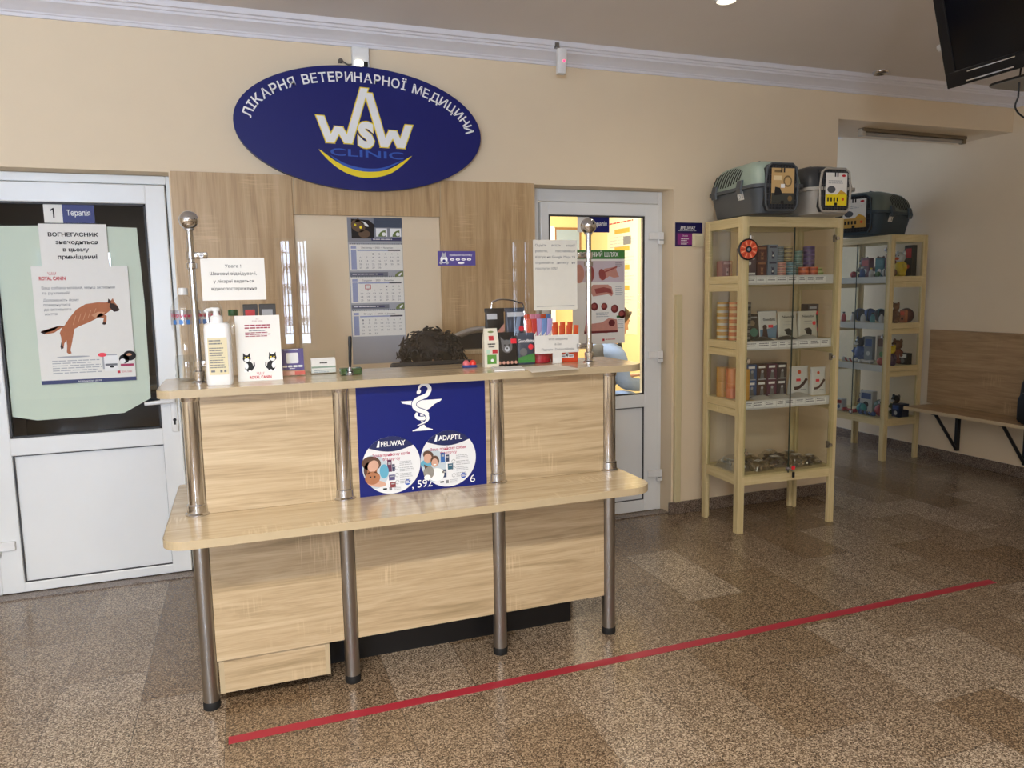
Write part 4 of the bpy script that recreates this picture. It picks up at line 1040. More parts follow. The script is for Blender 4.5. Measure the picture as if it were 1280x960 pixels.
def d2(p, w, h):
    p.poly([(-w*.45, h*.3), (w*.2, h*.42), (w*.45, h*.6), (w*.45, h*.72), (-.1*w, h*.5), (-w*.45, h*.45)], mat('print_flesh', 'C98F80'), 1); p.rect(-w*.4, h*.80, w*.1, h*.9, PLA)
    for k in range(4): p.disc(-w*.2+k*w*.18, h*.12, w*.07, mat('peach_strip', 'D9A58F'), 2)
def d3(p, w, h):
    p.poly([(-w*.2, h*.2), (w*.1, h*.85), (w*.3, h*.85), (w*.05, h*.2)], mat('steel_blue_print', '7F93AE', .5)); p.rect(-w*.4, h*.84, w*.45, h*.92, PLA, 2); p.disc(w*.3, h*.62, w*.14, PINKR, 3); p.poly([(-.42*w, h*.2), (-.3*w, h*.78), (-.2*w, h*.78), (-.28*w, h*.2)], mat('slate_print', '4F5E73', .5))
def d4(p, w, h):
    p.text('Goodbits', 0, h*.70, h*.11, INKW, 'c', w*.86, bold=.02); p.poly([(-w*.45, h*.06), (w*.45, h*.06), (w*.45, h*.36), (-w*.45, h*.22)], GREEN); p.disc(w*.25, h*.56, w*.14, PINKR, 3); p.disc(-w*.15, h*.40, w*.2, GRY3, 2)
BPOU = mat('black_pouch', '19191B', .3); SPOU = mat('slate_pouch', '3E4656', .3); CARR = mat('display_carton', '232224', .5)
gp = 'dog treat pouches at the right end of the counter'
pouch('treat_pouch', 'upper black treat pouch standing at the back between the cream box and the screen', 'pouch', (1.145, -1.03, ZC+.0), 0, .085, .225, .034, BPOU, d2, gp)
pouch('treat_pouch', 'black treat pouch with a grey dog face next to the narrow cream box', 'pouch', (1.150, -1.145, ZC), radians(3), .095, .132, .042, BPOU, d1, gp)
pouch('treat_pouch', 'slate blue treat pouch with pale streaks standing behind the tall white notice', 'pouch', (1.228, -1.04, ZC), 0, .085, .225, .036, SPOU, d3, gp)
pouch('treat_pouch', 'dark green-bottomed treat pouch with white lettering right of the grey dog face pouch', 'pouch', (1.240, -1.125, ZC), radians(-3), .078, .125, .042, SPOU, d4, gp)
# wire hoop of a small rack behind the pouches
t = thing('wire_rack', 'bent silver wire rack standing behind the treat pouches on the counter', 'rack', (1.21, -1.005, ZC))
MB().tube(smooth_pts([(-.07, 0, .0), (-.07, 0, .22), (-.05, 0, .255), (.0, 0, .258), (.05, 0, .245), (.075, 0, .215), (.075, 0, 0)], 6), .0035, CHROME).build('hoop', t)
MB().box((-.075, -.008, 0), (.08, .012, .003), STEEL).build('foot', t)
# ------------------------------------------------------------------ stick packets in a red tub and an orange box
REDT = mat('red_tub', 'B52A35', .35); ORB = mat('orange_card', 'DE4A22', .45)
t = thing('red_tub', 'round dark red tub full of treat sticks on the counter behind the white card', 'tub', (1.312, -1.098, ZC))
MB().lathe([(.042, 0), (.046, .003), (.047, .030), (.0485, .031), (.0485, .035), (.047, .036), (.048, .072), (.0500, .073), (.0500, .078), (.046, .078), (.044, .012), (.0001, .012)], REDT, n=32).build('tub_body', t)
t = thing('orange_box', 'open orange card box of treat sticks beside the right chrome post', 'box', (1.420, -1.108, ZC), radians(-2))
m = MB()
for a, b_ in (((-.048, -.03, 0), (.048, -.0285, .062)), ((-.048, .0285, 0), (.048, .03, .085)), ((-.048, -.03, 0), (-.0465, .03, .07)), ((.0465, -.03, 0), (.048, .03, .07)), ((-.048, -.03, 0), (.048, .03, .0015))): m.box(a, b_, ORB)
m.build('carton_body', t)
mb = MB(); p = Print(mb, (0, -.03, 0), (1, 0, 0), (0, 0, 1), .0006)
p.poly([(-.032, .018), (.03, .018), (.030, .030), (.012, .032), (0, .042), (-.012, .032), (-.032, .030)], INKW); p.text('4', -.001, .022, .013, BLACK, 'c', .010, bold=.03, k=2); p.lines(-.028, .022, .02, 1, .01, .004, GREY, 0); p.lines(.009, .022, .018, 1, .01, .004, GREY, 0)
mb.build('printing', t)
def stick(label, loc, rz, m_, h_=.13, tilt=(0, 0), group=None):
    t = thing('treat_stick', label, 'treat packet', loc, 0, group, rot=(tilt[0], tilt[1], rz))
    MB().loft([[(x, y*(1-.6*abs(f*2-1)**4), h_*f) for x, y in rrect(.011*(1+.08*(abs(f*2-1)**6)), .0042, .004, 3)] for f in [k/8 for k in range(9)]], m_).build('wrapper', t)
    mb = MB(); p = Print(mb, (0, -.0046, 0), (1, 0, 0), (0, 0, 1), .0005)
    p.poly([(-.006, h_*.3), (.006, h_*.45), (.006, h_*.7), (-.006, h_*.6)], INKW); p.poly([(-.003, h_*.35), (.003, h_*.42), (.003, h_*.62), (-.003, h_*.56)], BLACK, 2); mb.build('printing', t)
sm = [mat('stick_orange', 'E2572B', .3), mat('stick_pink', 'E58FA6', .3), mat('stick_blue', '6F93C9', .3), mat('stick_red', 'C83A35', .3), mat('stick_lilac', 'B9A5D6', .3)]
nm = ['orange', 'pink', 'blue', 'red', 'lilac']
rs = random.Random(5)
order = [0, 0, 3, 1, 4, 1, 2, 0, 4, 2]
cnt = {}
for i, c_ in enumerate(order):
    a = 2*pi*i/len(order); rr_ = .024 + .006*(i % 2); x = 1.312-.036+.008*i; y = -1.098 + (.018 if i % 2 else -.016)
    cnt[c_] = cnt.get(c_, 0)+1
    w_ = ['first', 'second', 'third'][cnt[c_]-1]
    stick('%s treat stick in the dark red tub, %s %s one from the left' % (nm[c_], w_, nm[c_]), (x, y, ZC+.0125), 0, sm[c_], .185 if i % 2 else .168, (radians(-2 if i % 2 else 2), radians((i-4.5)*1.3)), 'treat sticks in the red tub')
for i in range(7):
    w_ = ['leftmost', 'second from the left', 'third from the left', 'middle', 'third from the right', 'second from the right', 'rightmost'][i]
    stick('orange treat stick in the open orange box, %s' % w_, (1.420-.036+.012*i, -1.108+(.014 if i % 2 else -.012), ZC+.002), 0, sm[0], .160 if i % 2 else .148, (0, radians((i-3)*1.8)), 'treat sticks in the orange box')
t = thing('wifi_sign', 'white card with three lines about the guest network in front of the treat sticks', 'sign', (1.362, -1.171, ZC), radians(2))
MB().box((-.098, 0, .042), (.098, .002, .115), PAPER).build('card', t)
MB().box((-.02, .002, .0), (.02, .0035, .1), PAPER).box((-.02, .002, 0), (.02, .012, .0012), PAPER).build('strut', t)
mb = MB(); p = Print(mb, (0, 0, .078), (1, 0, 0), (0, 0, 1), .0005)
for s_, y, w_ in (('WiFi мережа', .016, .085), ('it-Sat', -.004, .03), ('Пароль: Doktorbilinska', -.025, .145)): p.text(s_, .003, y, .0095, GREY, 'c', w_)
mb.build('lettering', t)
# ------------------------------------------------------------------ papers on the counter
def droop(name, label, cat, corners, m, thick=.0015, edge_y=-1.374, fold=None):
    """thin sheet given by four corners (xy), sagging where it passes the counter edge"""
    mb = MB(); nu, nv = 10, 14; vs = []
    for lay in (1, 0):
        for j in range(nv+1):
            for i in range(nu+1):
                u, v = i/nu, j/nv
                x = (corners[0][0]*(1-u)+corners[1][0]*u)*(1-v)+(corners[3][0]*(1-u)+corners[2][0]*u)*v
                y = (corners[0][1]*(1-u)+corners[1][1]*u)*(1-v)+(corners[3][1]*(1-u)+corners[2][1]*u)*v
                over = max(0, edge_y - y)
                z = ZC + .0004 - over*over*2.2
                if fold: z += fold*math.sin(pi*u)*math.sin(pi*v)
                vs.append((x, y, z+thick*lay))
    n = (nu+1)*(nv+1); fs = []
    for j in range(nv):
        for i in range(nu):
            a = j*(nu+1)+i; q = (a, a+1, a+nu+2, a+nu+1); fs.append(q); fs.append(tuple(n+k for k in q[::-1]))
    ring = [i for i in range(nu)] + [nu+(nu+1)*j for j in range(nv)] + [n-1-i for i in range(nu)] + [(nu+1)*(nv-j) for j in range(nv)]
    for k in range(len(ring)):
        a, b_ = ring[k], ring[(k+1) % len(ring)]; fs.append((a, b_, n+b_, n+a))
    mb.add(vs, fs, m, True)
    return tag(mb.build(name), label, cat)
droop('paper_sheet', 'cream printed sheet lying over the front edge of the counter by the right chrome post', 'paper', [(1.155, -1.415), (1.35, -1.40), (1.335, -1.215), (1.165, -1.25)], mat('cream_paper', 'E8E0D0', .8, var=.04, scale=14), .0006)
t = droop('open_magazine', 'open white magazine lying on the counter in front of the narrow cream box', 'magazine', [(1.035, -1.345), (1.15, -1.355), (1.18, -1.235), (1.065, -1.215)], PAPER, .005)
mb = MB(); p = Print(mb, (1.08, -1.30, ZC+.0056), (1, 0, 0), (0, 1, 0), .0006); p.lines(-.02, .045, .09, 2, .01, .004, GREY); mb.build('printing', t)
# ------------------------------------------------------------------ behind the counter
t = thing('computer_monitor', 'black computer monitor seen from behind, its top just over the counter edge', 'monitor', (.915, -.90, .684))
MB().box((-.18, -.015, .06), (.18, .02, .432), BLKP, .012).build('screen_case', t)
MB().cyl((0, .0, .012), (0, 0, .12), .02, BLKP).build('neck', t)
MB().lathe([(.10, 0), (.10, .008), (.03, .014)], BLKP, n=28).build('base', t)
t = thing('side_cabinet', 'low oak side cabinet behind the desk whose top carries a silver and black machine', 'cabinet', (1.31, -.22, 0))
MB().box((-.17, -.06, .02), (.19, .195, 1.085), OAKV, .002).build('carcass', t)
MB().box((-.18, -.07, 1.085), (.20, .195, 1.108), OAKT, .002).build('cabinet_top', t)
t = thing('label_printer', 'silver and black desktop machine with a rounded lid behind the receptionist', 'printer', (1.285, -.17, 1.1085), radians(0))
pf = [(-.13, 0), (.10, 0), (.11, .05), (.08, .085), (.0, .078), (-.07, .055), (-.13, .03)]
MB().prism(pf, -.07, .07, mat('satin_black_case', '232324', .3), 'xz').build('case', t)
MB().tube(smooth_pts([(-.135, -.072, .055), (-.08, -.074, .072), (0, -.076, .098), (.09, -.076, .104)], 5), .013, mat('silver_plastic', 'B9B6B2', .3, .6)).tube(smooth_pts([(-.125, -.072, .03), (-.12, -.074, .055), (-.10, -.076, .062)], 4), .009, mat('silver_plastic', 'B9B6B2', .3, .6)).build('lid_arm', t)
# ------------------------------------------------------------------ display cabinets
CW, CD, CH = .668, .372, 1.781
SH = [.335, .757, 1.094, 1.459]      # upper faces of the four shelves
RAIL = mat('white_price_rail', 'D9D9D6', .4); HOOK = mat('grey_backing', 'B9B4A6', .6)
CREAMX = wood('cream_oak_rail', 'x', 'C6B27E', 'D4C18F', 'E0CFA0', rough=.5, k=1.5)
CREAMY = wood('cream_oak_side_rail', 'y', 'C6B27E', 'D4C18F', 'E0CFA0', rough=.5, k=1.5)
def cabinet(label, loc, rz, prices):
    t = thing('display_cabinet', label, 'cabinet', loc, rz)
    w = .042
    for x0, y0, sx, sy in ((0, 0, 1, 1), (CW, 0, -1, 1), (0, CD, 1, -1), (CW, CD, -1, -1)):
        m = MB(); th = .021
        m.box((x0, y0, 0), (x0+sx*w, y0+sy*th, CH-.0005), CREAM, .0015)
        m.box((x0, y0+sy*(th+.001), 0), (x0+sx*th, y0+sy*w, CH-.0005), CREAM, .0015)
        m.build('post', t)
    def rails(z0, z1, front=True, name='rail', side=True):
        m = MB()
        if front: m.box((w, .002, z0), (CW-w, .022, z1), CREAMX, .001)
        m.box((w, CD-.022, z0), (CW-w, CD-.002, z1), CREAMX, .001)
        if side:
            m.box((.002, w, z0), (.020, CD-w, z1), CREAMY, .001); m.box((CW-.020, w, z0), (CW-.002, CD-w, z1), CREAMY, .001)
        return m.build(name, t)
    rails(CH-.055, CH-.001, name='top_rail'); MB().box((.022, .023, CH-.020), (CW-.022, CD-.023, CH-.001), CREAMX).build('top_board', t)
    rails(SH[0]-.055, SH[0]+.004, name='bottom_rail')
    for i, z in enumerate(SH):
        s_ = MB().box((.0215, .030 if i else .0225, z-.018), (CW-.0215, CD-.0235, z-.0005), CREAMX, .001)
        so = s_.build('shelf', t)
        if i:
            m = MB().box((.002, w, z-.083), (.020, CD-w, z-.042), CREAMY, .001).box((.002, w, z-.040), (.020, CD-w, z+.003), CREAMY, .001)
            m.box((CW-.020, w, z-.083), (CW-.002, CD-w, z-.042), CREAMY, .001).box((CW-.020, w, z-.040), (CW-.002, CD-w, z+.003), CREAMY, .001).box((w, CD-.022, z-.06), (CW-w, CD-.002, z), CREAMX, .001)
            m.build('side_rail', t)
            r = MB().box((.024, .0245, z-.048), (CW-.024, .029, z+.003), RAIL, .001)
            ro = r.build('price_rail', so)
            if prices:
                mb = MB(); p = Print(mb, (0, .0245, z), (1, 0, 0), (0, 0, 1), .0005)
                rd = random.Random(i)
                x = .05
                while x < CW-.10:
                    ww = .05+.03*rd.random(); p.rect(x, -.038, x+ww, -.006, INKW); p.lines(x+.005, -.014, ww*.8, 2, .011, .005, GREY, .2); x += ww+.004
                mb.build('price_labels', so)
    m = MB()
    for x in (.011, CW-.011):
        m.box((x-.002, w-.004, SH[0]+.004), (x+.002, CD-w+.004, CH-.055), GLASSC)
    m.build('side_glass', t)
    half = CW/2
    for k, (x0, x1) in enumerate(((w-.015, half-.0015), (half+.0015, CW-w+.015))):
        dr = MB().box((x0, -.006, SH[0]-.004), (x1, -.0015, CH-.058), GLASSC).build('glass_door', t)
        hx = x0+.018 if k == 0 else x1-.018
        h = MB()
        for hz in ((1.665, .99, .47)):
            h.lathe([(.011, 0), (.011, .004), (.009, .006), (.0001, .006)], CHROME, c=(hx, -.0125, hz), n=16, axis='y'); h.lathe([(.008, 0), (.008, .02)], CHROME, c=(hx, -.0012, hz), n=12, axis='y')
            h.box((hx-.010, .004, hz-.020), (hx+.010, .02, hz+.02), STEEL, .002)
        h.build('hinge', dr)
        e = MB().box((x1-.0012 if k == 0 else x0-.0002, -.0064, SH[0]-.004), (x1+.0002 if k == 0 else x0+.0012, -.0012, CH-.058), mat('green_glass_edge', '2F3D34', .3)); e.build('glass_edge', dr)
    k_ = MB().lathe([(.009, 0), (.009, .012), (.0001, .012)], CHROME, c=(half+.004, -.0185, SH[0]+.02), n=14, axis='y').box((half-.022, -.010, SH[0]+.008), (half+.020, -.0065, SH[0]+.030), STEEL, .002)
    k_.build('lock', t)
    return t
C1 = (2.762, -.484); R1 = radians(-2.0)
cabinet('cream glass display cabinet by the wall end, with two pet carriers on top', (*C1, 0), R1, True)
C2 = (4.913, 1.222); R2 = radians(-90)
cabinet('cream wood-framed glass display cabinet against the right wall beside the bench, the farther one', (*C2, 0), R2, False)
def at1(x, y, z):      # a place inside the nearer cabinet, measured from its front left corner
    return (C1[0]+x*cos(R1)-y*sin(R1), C1[1]+x*sin(R1)+y*cos(R1), z)
def at2(x, y, z): return (C2[0]+x*cos(R2)-y*sin(R2), C2[1]+x*sin(R2)+y*cos(R2), z)
# key with red tag in the lock, round clock-like tag on the door edge
t = thing('key', 'small key with a bright red tag hanging in the lock of the nearer cabinet', 'key', at1(CW/2+.004, -.0195, SH[0]+.02), R1)
MB().box((-.0015, -.022, -.009), (.0015, 0, .003), STEEL).build('key_blade', t); MB().lathe([(.012, 0), (.012, .004)], PINKR, c=(0, -.026, .012), n=16, axis='y').tube([(0, -.02, -.002), (0, -.024, .004)], .0012, STEEL, 5).box((-.008, -.03, -.045), (.008, -.022, -.012), BLKP, .003).build('key_tag', t)
t = thing('hanging_tag', 'round orange tag with a black rim hanging on the nearer cabinet front', 'tag', at1(.026, -.008, 1.602), R1+radians(-8))
m = MB().lathe([(.0001, -.012), (.052, -.012), (.058, -.009), (.058, -.003), (.054, 0), (.0001, 0)], BLKP, axis='y', n=40); m.build('rim', t)
mb = MB(); p = Print(mb, (0, -.012, 0), (1, 0, 0), (0, 0, 1), .0006)
OR1 = mat('tag_orange', 'D9532F', .5, var=.25, scale=90); OR2 = mat('tag_peach', 'F0A27A', .5)
p.disc(0, 0, .050, OR1)
for k in range(16):
    a = 2*pi*k/16; p.poly([(.022*cos(a-.07), .022*sin(a-.07)), (.047*cos(a-.10), .047*sin(a-.10)), (.047*cos(a+.08), .047*sin(a+.08)), (.022*cos(a+.07), .022*sin(a+.07))], OR2 if k % 2 else mat('tag_red', 'B93A22', .5), 2)
p.disc(0, 0, .018, BLACK, 3); p.disc(0, 0, .009, mat('tag_grey', '8C93A0', .5), 4); mb.build('printed_face', t)
MB().tube([(.012, -.006, .054), (.014, -.004, .065), (.018, .0, .07)], .002, CHROME, 6).box((.008, -.008, .055), (.018, -.004, .075), WHITE, .002).build('clip', t)

# ---- tins and cans
def tin_proto(r, h, body, lid, band=None):
    def make(label, loc, group):
        t = thing('food_tin', label, 'tin', loc, 0, group)
        MB().lathe([(r*.94, 0), (r, .0015), (r, h-.003), (r*.97, h-.001)], body, n=20).build('tin_body', t)
        MB().lathe([(r*.985, h-.003), (r*1.0, h-.0015), (r*.97, h), (r*.93, h-.0012), (.0001, h-.0012)], lid, n=20).build('lid', t)
        if band: MB().lathe([(r*1.003, h*.30), (r*1.003, h*.68)], band, n=20).build('label_band', t)
        return t
    return make
ordn = ['bottom', 'second from the bottom', 'third from the bottom', 'fourth from the bottom', 'fifth from the bottom', 'sixth from the bottom', 'seventh from the bottom']
def stack(make, x, y, z, n, h, what, where, group, at=at1):
    src = None
    for k in range(n):
        pos = 'topmost' if k == n-1 and n > 1 else ordn[k]
        lab = '%s, %s of %s' % (what, pos, where) if n > 1 else '%s, %s' % (what, where)
        jx = (random.random()-.5)*.003; loc = at(x+jx, y, z+.0003+k*(h+.0002))
        if src is None: src = make(lab, loc, group)
        else: dup(src, loc, random.random()*2, lab, group)
LID = mat('tin_lid', 'C5C6C8', .25, .8)
def tm(n, h_, r=.35): return mat(n, h_, r, var=.1, scale=60)
g = 'flat food tins on the top shelf'
z = SH[3]; R_T = .0265; HT = .0245
stack(tin_proto(R_T, HT, tm('tin_lilac', 'A79BB0'), LID, tm('tin_lilac_band', '6F6480')), .345, .22, z, 7, HT, 'lilac flat tin', 'the lilac back stack on the top shelf', g)
stack(tin_proto(R_T, HT, tm('tin_grey_blue', '9FB0B8'), LID, tm('tin_slate_band', '66747C')), .402, .215, z, 7, HT, 'grey-blue flat tin', 'the grey-blue back stack on the top shelf', g)
stack(tin_proto(R_T, HT, tm('tin_straw', 'D8C48A'), LID, tm('tin_brown_band', '7A6548')), .470, .225, z, 7, HT, 'straw yellow flat tin', 'the straw yellow back stack', g)
stack(tin_proto(R_T, HT, tm('tin_teal', '86ACA0'), LID, tm('tin_teal_band', '4F766B')), .535, .215, z, 6, HT, 'teal flat tin', 'the teal back stack', g)
stack(tin_proto(R_T*1.25, HT, tm('tin_purple', '6C5088'), tm('tin_purple_lid', '8A74A8'), tm('tin_purple_band', '4C3866')), .605, .205, z, 7, HT, 'purple flat tin', 'the tall purple stack', g)
stack(tin_proto(R_T*1.12, HT*1.05, tm('tin_salmon', 'D9A08C'), LID, tm('tin_rose_band', 'B06F68')), .338, .115, z, 3, HT*1.05, 'salmon flat tin', 'the salmon front stack on the top shelf', g)
stack(tin_proto(R_T*1.1, HT*1.05, tm('tin_aqua', '8FB3BC'), LID, tm('tin_aqua_band', '4F7F8C')), .410, .12, z, 3, HT*1.05, 'aqua flat tin', 'the aqua front stack on the top shelf', g)
ot = tin_proto(R_T*1.1, HT*1.0, tm('tin_orange', 'DC6A3C'), tm('tin_orange_lid', 'E58A5A'), tm('tin_rust_band', 'A63F22'))
stack(ot, .482, .10, z, 2, HT, 'bright orange flat tin', 'the left front orange stack', g)
stack(ot, .552, .105, z, 2, HT, 'bright orange flat tin', 'the right front orange stack', g)
lt = tin_proto(R_T, HT*.95, tm('tin_lime', 'CDD28A'), tm('tin_lime_lid', 'E4E6B4'), tm('tin_green_band', '7E9A4A'))
stack(lt, .603, .115, z, 1, HT*.95, 'lime flat tin', 'in front beside the orange tins', g)
stack(lt, .640, .17, z, 2, HT*.95, 'lime flat tin', 'the low stack at the right end of the top shelf', g)
# ---- cartons on the top shelf
g = 'cartons on the top shelf'
def dcat(fg, bg2):
    def f(p, a, c): p.rect(-a*.38, c*.80, a*.38, c*.92, fg); p.poly([(-a*.14, c*.1), (-a*.10, c*.45), (-a*.16, c*.62), (-a*.04, c*.55), (a*.04, c*.55), (a*.16, c*.62), (a*.10, c*.45), (a*.16, c*.1)], fg); p.disc(0, c*.3, a*.08, bg2, 2)
    return f
MA = mat('maroon_carton', '5E2A28', .45); SB_ = mat('steel_blue_carton', '7C8B9C', .45); RO = mat('rose_carton', '9C5F55', .5)
def put(fn, *a): return fn(*a)
carton('food_carton', 'lower maroon carton in the front row of the top shelf', 'carton', at1(.200, .13, SH[3]+.0003), R1, (.064, .06, .083), MA, dcat(mat('tan_print', 'A5714F'), BLACK), g)
carton('food_carton', 'upper maroon carton stacked behind the round orange tag', 'carton', at1(.200, .13, SH[3]+.0847), R1, (.064, .06, .083), MA, dcat(mat('tan_print', 'A5714F'), BLACK), g)
carton('food_carton', 'lower grey-blue carton with a dark cat print next to the maroon ones', 'carton', at1(.272, .13, SH[3]+.0003), R1, (.064, .06, .087), SB_, dcat(mat('indigo_print', '2A2F52'), INKW), g)
carton('food_carton', 'upper grey-blue carton with a dark cat print next to the maroon ones', 'carton', at1(.272, .13, SH[3]+.0887), R1, (.064, .06, .087), SB_, dcat(mat('indigo_print', '2A2F52'), INKW), g)
carton('food_carton', 'rose carton at the back left corner of the top shelf', 'carton', at1(.078, .285, SH[3]+.0003), R1, (.068, .06, .092), RO, dcat(mat('pale_rose_print', 'D9B0A4'), MA), g)
carton('food_carton', 'dark plum patterned carton behind the left glass of the top shelf', 'carton', at1(.120, .135, SH[3]+.0003), R1, (.062, .10, .16), mat('plum_carton', '584450', .5), lambda p, a, c: [p.disc(-a*.2, c*.45, a*.16, INKW), p.disc(a*.2, c*.62, a*.14, LGREY), p.rect(-a*.4, c*.05, a*.4, c*.12, INKW)], g)
# printing on that carton's left side is what shows through the side glass
# ---- second shelf
g = 'food cans stacked at the left of the second shelf'
stack(tin_proto(.033, .0365, tm('can_yellow', 'D9A441'), tm('can_yellow_lid', 'E2BE62'), tm('can_white_band', 'D8D0B8')), .060, .27, SH[2], 6, .0365, 'yellow food can', 'the yellow stack on the second shelf', g)
stack(tin_proto(.033, .0365, tm('can_orange', 'C9653A'), tm('can_orange_lid', 'D88A55'), tm('can_cream_band', 'D9B48C')), .092, .195, SH[2], 6, .0365, 'orange food can', 'the orange stack on the second shelf', g)
stack(tin_proto(.033, .0365, tm('can_charcoal', '3C3B3A'), LID, tm('can_pale_band', '8A8782')), .100, .110, SH[2], 6, .0365, 'charcoal food can', 'the charcoal stack on the second shelf', g)
def pdog(p, w, h):
    p.rect(-w*.32, h*.78, w*.32, h*.86, BLACK) if False else p.text('Natsbi', 0, h*.77, h*.085, BLACK, 'c', w*.62, bold=.02)
    p.lines(-w*.2, h*.62, w*.4, 1, .01, .003, GREY, 0); p.lines(-w*.25, h*.52, w*.5, 1, .01, .002, LGREY, 0)
    p.disc(0, h*.26, w*.16, BLACK, 1, ry=w*.15); p.disc(-w*.12, h*.32, w*.10, BLACK, 1, ry=w*.06); p.poly([(w*.02, h*.36), (w*.17, h*.3), (w*.16, h*.12), (w*.06, h*.1)], BLACK); p.disc(-w*.14, h*.33, w*.02, INKW, 2)
CRM = mat('ivory_pouch', 'D6D2C2', .45); WPO = mat('white_pouch', 'DEDDD8', .4)
pouch('treat_pouch', 'left ivory pouch with a black dog head on the second shelf', 'pouch', at1(.415, .15, SH[2]+.0003), R1, .135, .158, .045, CRM, pdog, 'ivory dog head pouches')
pouch('treat_pouch', 'right ivory pouch with a black dog head and red dot, second shelf', 'pouch', at1(.556, .15, SH[2]+.0003), R1, .135, .158, .045, CRM, lambda p, w, h: [pdog(p, w, h), p.disc(w*.3, h*.55, w*.09, PINKR, 3)], 'ivory dog head pouches')
def dgood(p, w, h):
    p.text('Goodbits', .005, h*.66, h*.10, BLACK, 'c', w*.62, bold=.02)
    p.poly([(-w*.45, h*.05), (w*.45, h*.05), (w*.45, h*.52), (w*.1, h*.4), (-w*.2, h*.36), (-w*.45, h*.36)], mat('sky_print', '6F93AE', .5)); p.disc(-w*.2, h*.44, w*.11, mat('choc_print', '4A3530', .6), 3); p.poly([(-w*.36, h*.05), (-w*.30, h*.38), (-w*.10, h*.38), (-w*.04, h*.05)], mat('choc_print', '4A3530', .6), 3); p.poly([(w*.36, h*.05), (w*.45, h*.55), (w*.45, h*.05)], mat('plum_carton', '584450'), 2); p.rect(-w*.02, h*.42, w*.22, h*.52, PINKR, 4)
pouch('treat_pouch', 'white pouch with a brown dog on blue at the left of the second shelf', 'pouch', at1(.278, .15, SH[2]+.0003), R1, .132, .165, .045, WPO, dgood, None, 0, mat('slate_seal', '6F7A86', .4))
pouch('treat_pouch', 'dark pouch with green and brown printing at the left of the second shelf', 'pouch', at1(.178, .15, SH[2]+.0003), R1, .085, .15, .045, mat('dark_brown_pouch', '3A322C', .45), lambda p, w, h: [p.disc(0, h*.3, w*.3, mat('jade_print', '4F8A76', .6)), p.disc(-.1*w, h*.65, w*.2, mat('sand_print', 'A08C70', .6)), p.rect(-w*.3, h*.84, w*.3, h*.9, LGREY)])
dr_ = lambda p, w, h: [p.rect(-w*.35, h*.72, w*.3, h*.86, LGREY), p.rect(w*.02, h*.36, w*.42, h*.58, PINKR, 3), p.rect(-w*.45, h*.05, w*.45, h*.3, mat('forest_print', '3B5A3C', .6)), p.disc(-w*.2, h*.42, w*.1, mat('brick_print', '8A3A32', .6), 2)]
carton('food_carton', 'lower dark carton with a red price tag at the right end of the second shelf', 'carton', at1(.668-.058, .19, SH[2]+.0003), R1, (.078, .06, .098), mat('brown_black_carton', '3A2C2A', .5), dr_, 'dark cartons on the second shelf')
carton('food_carton', 'upper dark carton with a red price tag at the right end of the second shelf', 'carton', at1(.668-.058, .19, SH[2]+.0995), R1, (.078, .06, .098), mat('brown_black_carton', '3A2C2A', .5), dr_, 'dark cartons on the second shelf')
# flat packets lying along the front of a shelf
def packet(label, loc, rz, w, l, m, group, crease=0):
    mb = MB(); nu, nv = 6, 6; vs = []
    rd = random.Random(int(loc[0]*1e4))
    for lay in (1, 0):
        for j in range(nv+1):
            for i in range(nu+1):
                u, v = i/nu, j/nv; b_ = (sin(pi*u)*sin(pi*v))**.6
                vs.append(((u-.5)*w, (v-.5)*l, (.0015+.020*b_+.004*rd.random()*b_) if lay else .0+.0004*(1-b_)))
    n = (nu+1)*(nv+1); fs = []
    for j in range(nv):
        for i in range(nu):
            a = j*(nu+1)+i; q = (a, a+1, a+nu+2, a+nu+1); fs.append(q); fs.append(tuple(n+k for k in q[::-1]))
    ring = [i for i in range(nu)] + [nu+(nu+1)*j for j in range(nv)] + [n-1-i for i in range(nu)] + [(nu+1)*(nv-j) for j in range(nv)]
    for k in range(len(ring)):
        a, b_ = ring[k], ring[(k+1) % len(ring)]; fs.append((a, b_, n+b_, n+a))
    mb.add(vs, fs, m, True); p = Print(mb, (0, 0, .024), (1, 0, 0), (0, 1, 0), .001)
    return tag(mb.build('flat_packet', None, loc, rz), label, 'packet', group)
FOIL = mat('pale_foil_packet', 'C9C7C0', .3, .3, var=.15, scale=25); DFOIL = mat('dark_foil_packet', '4A4640', .35, .2, var=.2, scale=25)
for k, (x, m_, l_) in enumerate(((.20, DFOIL, 'dark foil packet lying at the left front edge of the second shelf'), (.36, DFOIL, 'dark foil packet lying in front of the left ivory pouch'), (.505, FOIL, 'pale foil packet lying in front of the gap between the ivory pouches'))):
    packet(l_, at1(x, .078, SH[2]+.0004), R1+radians((-8, 6, -4)[k]), .12, .075, m_, 'flat packets on the second shelf')
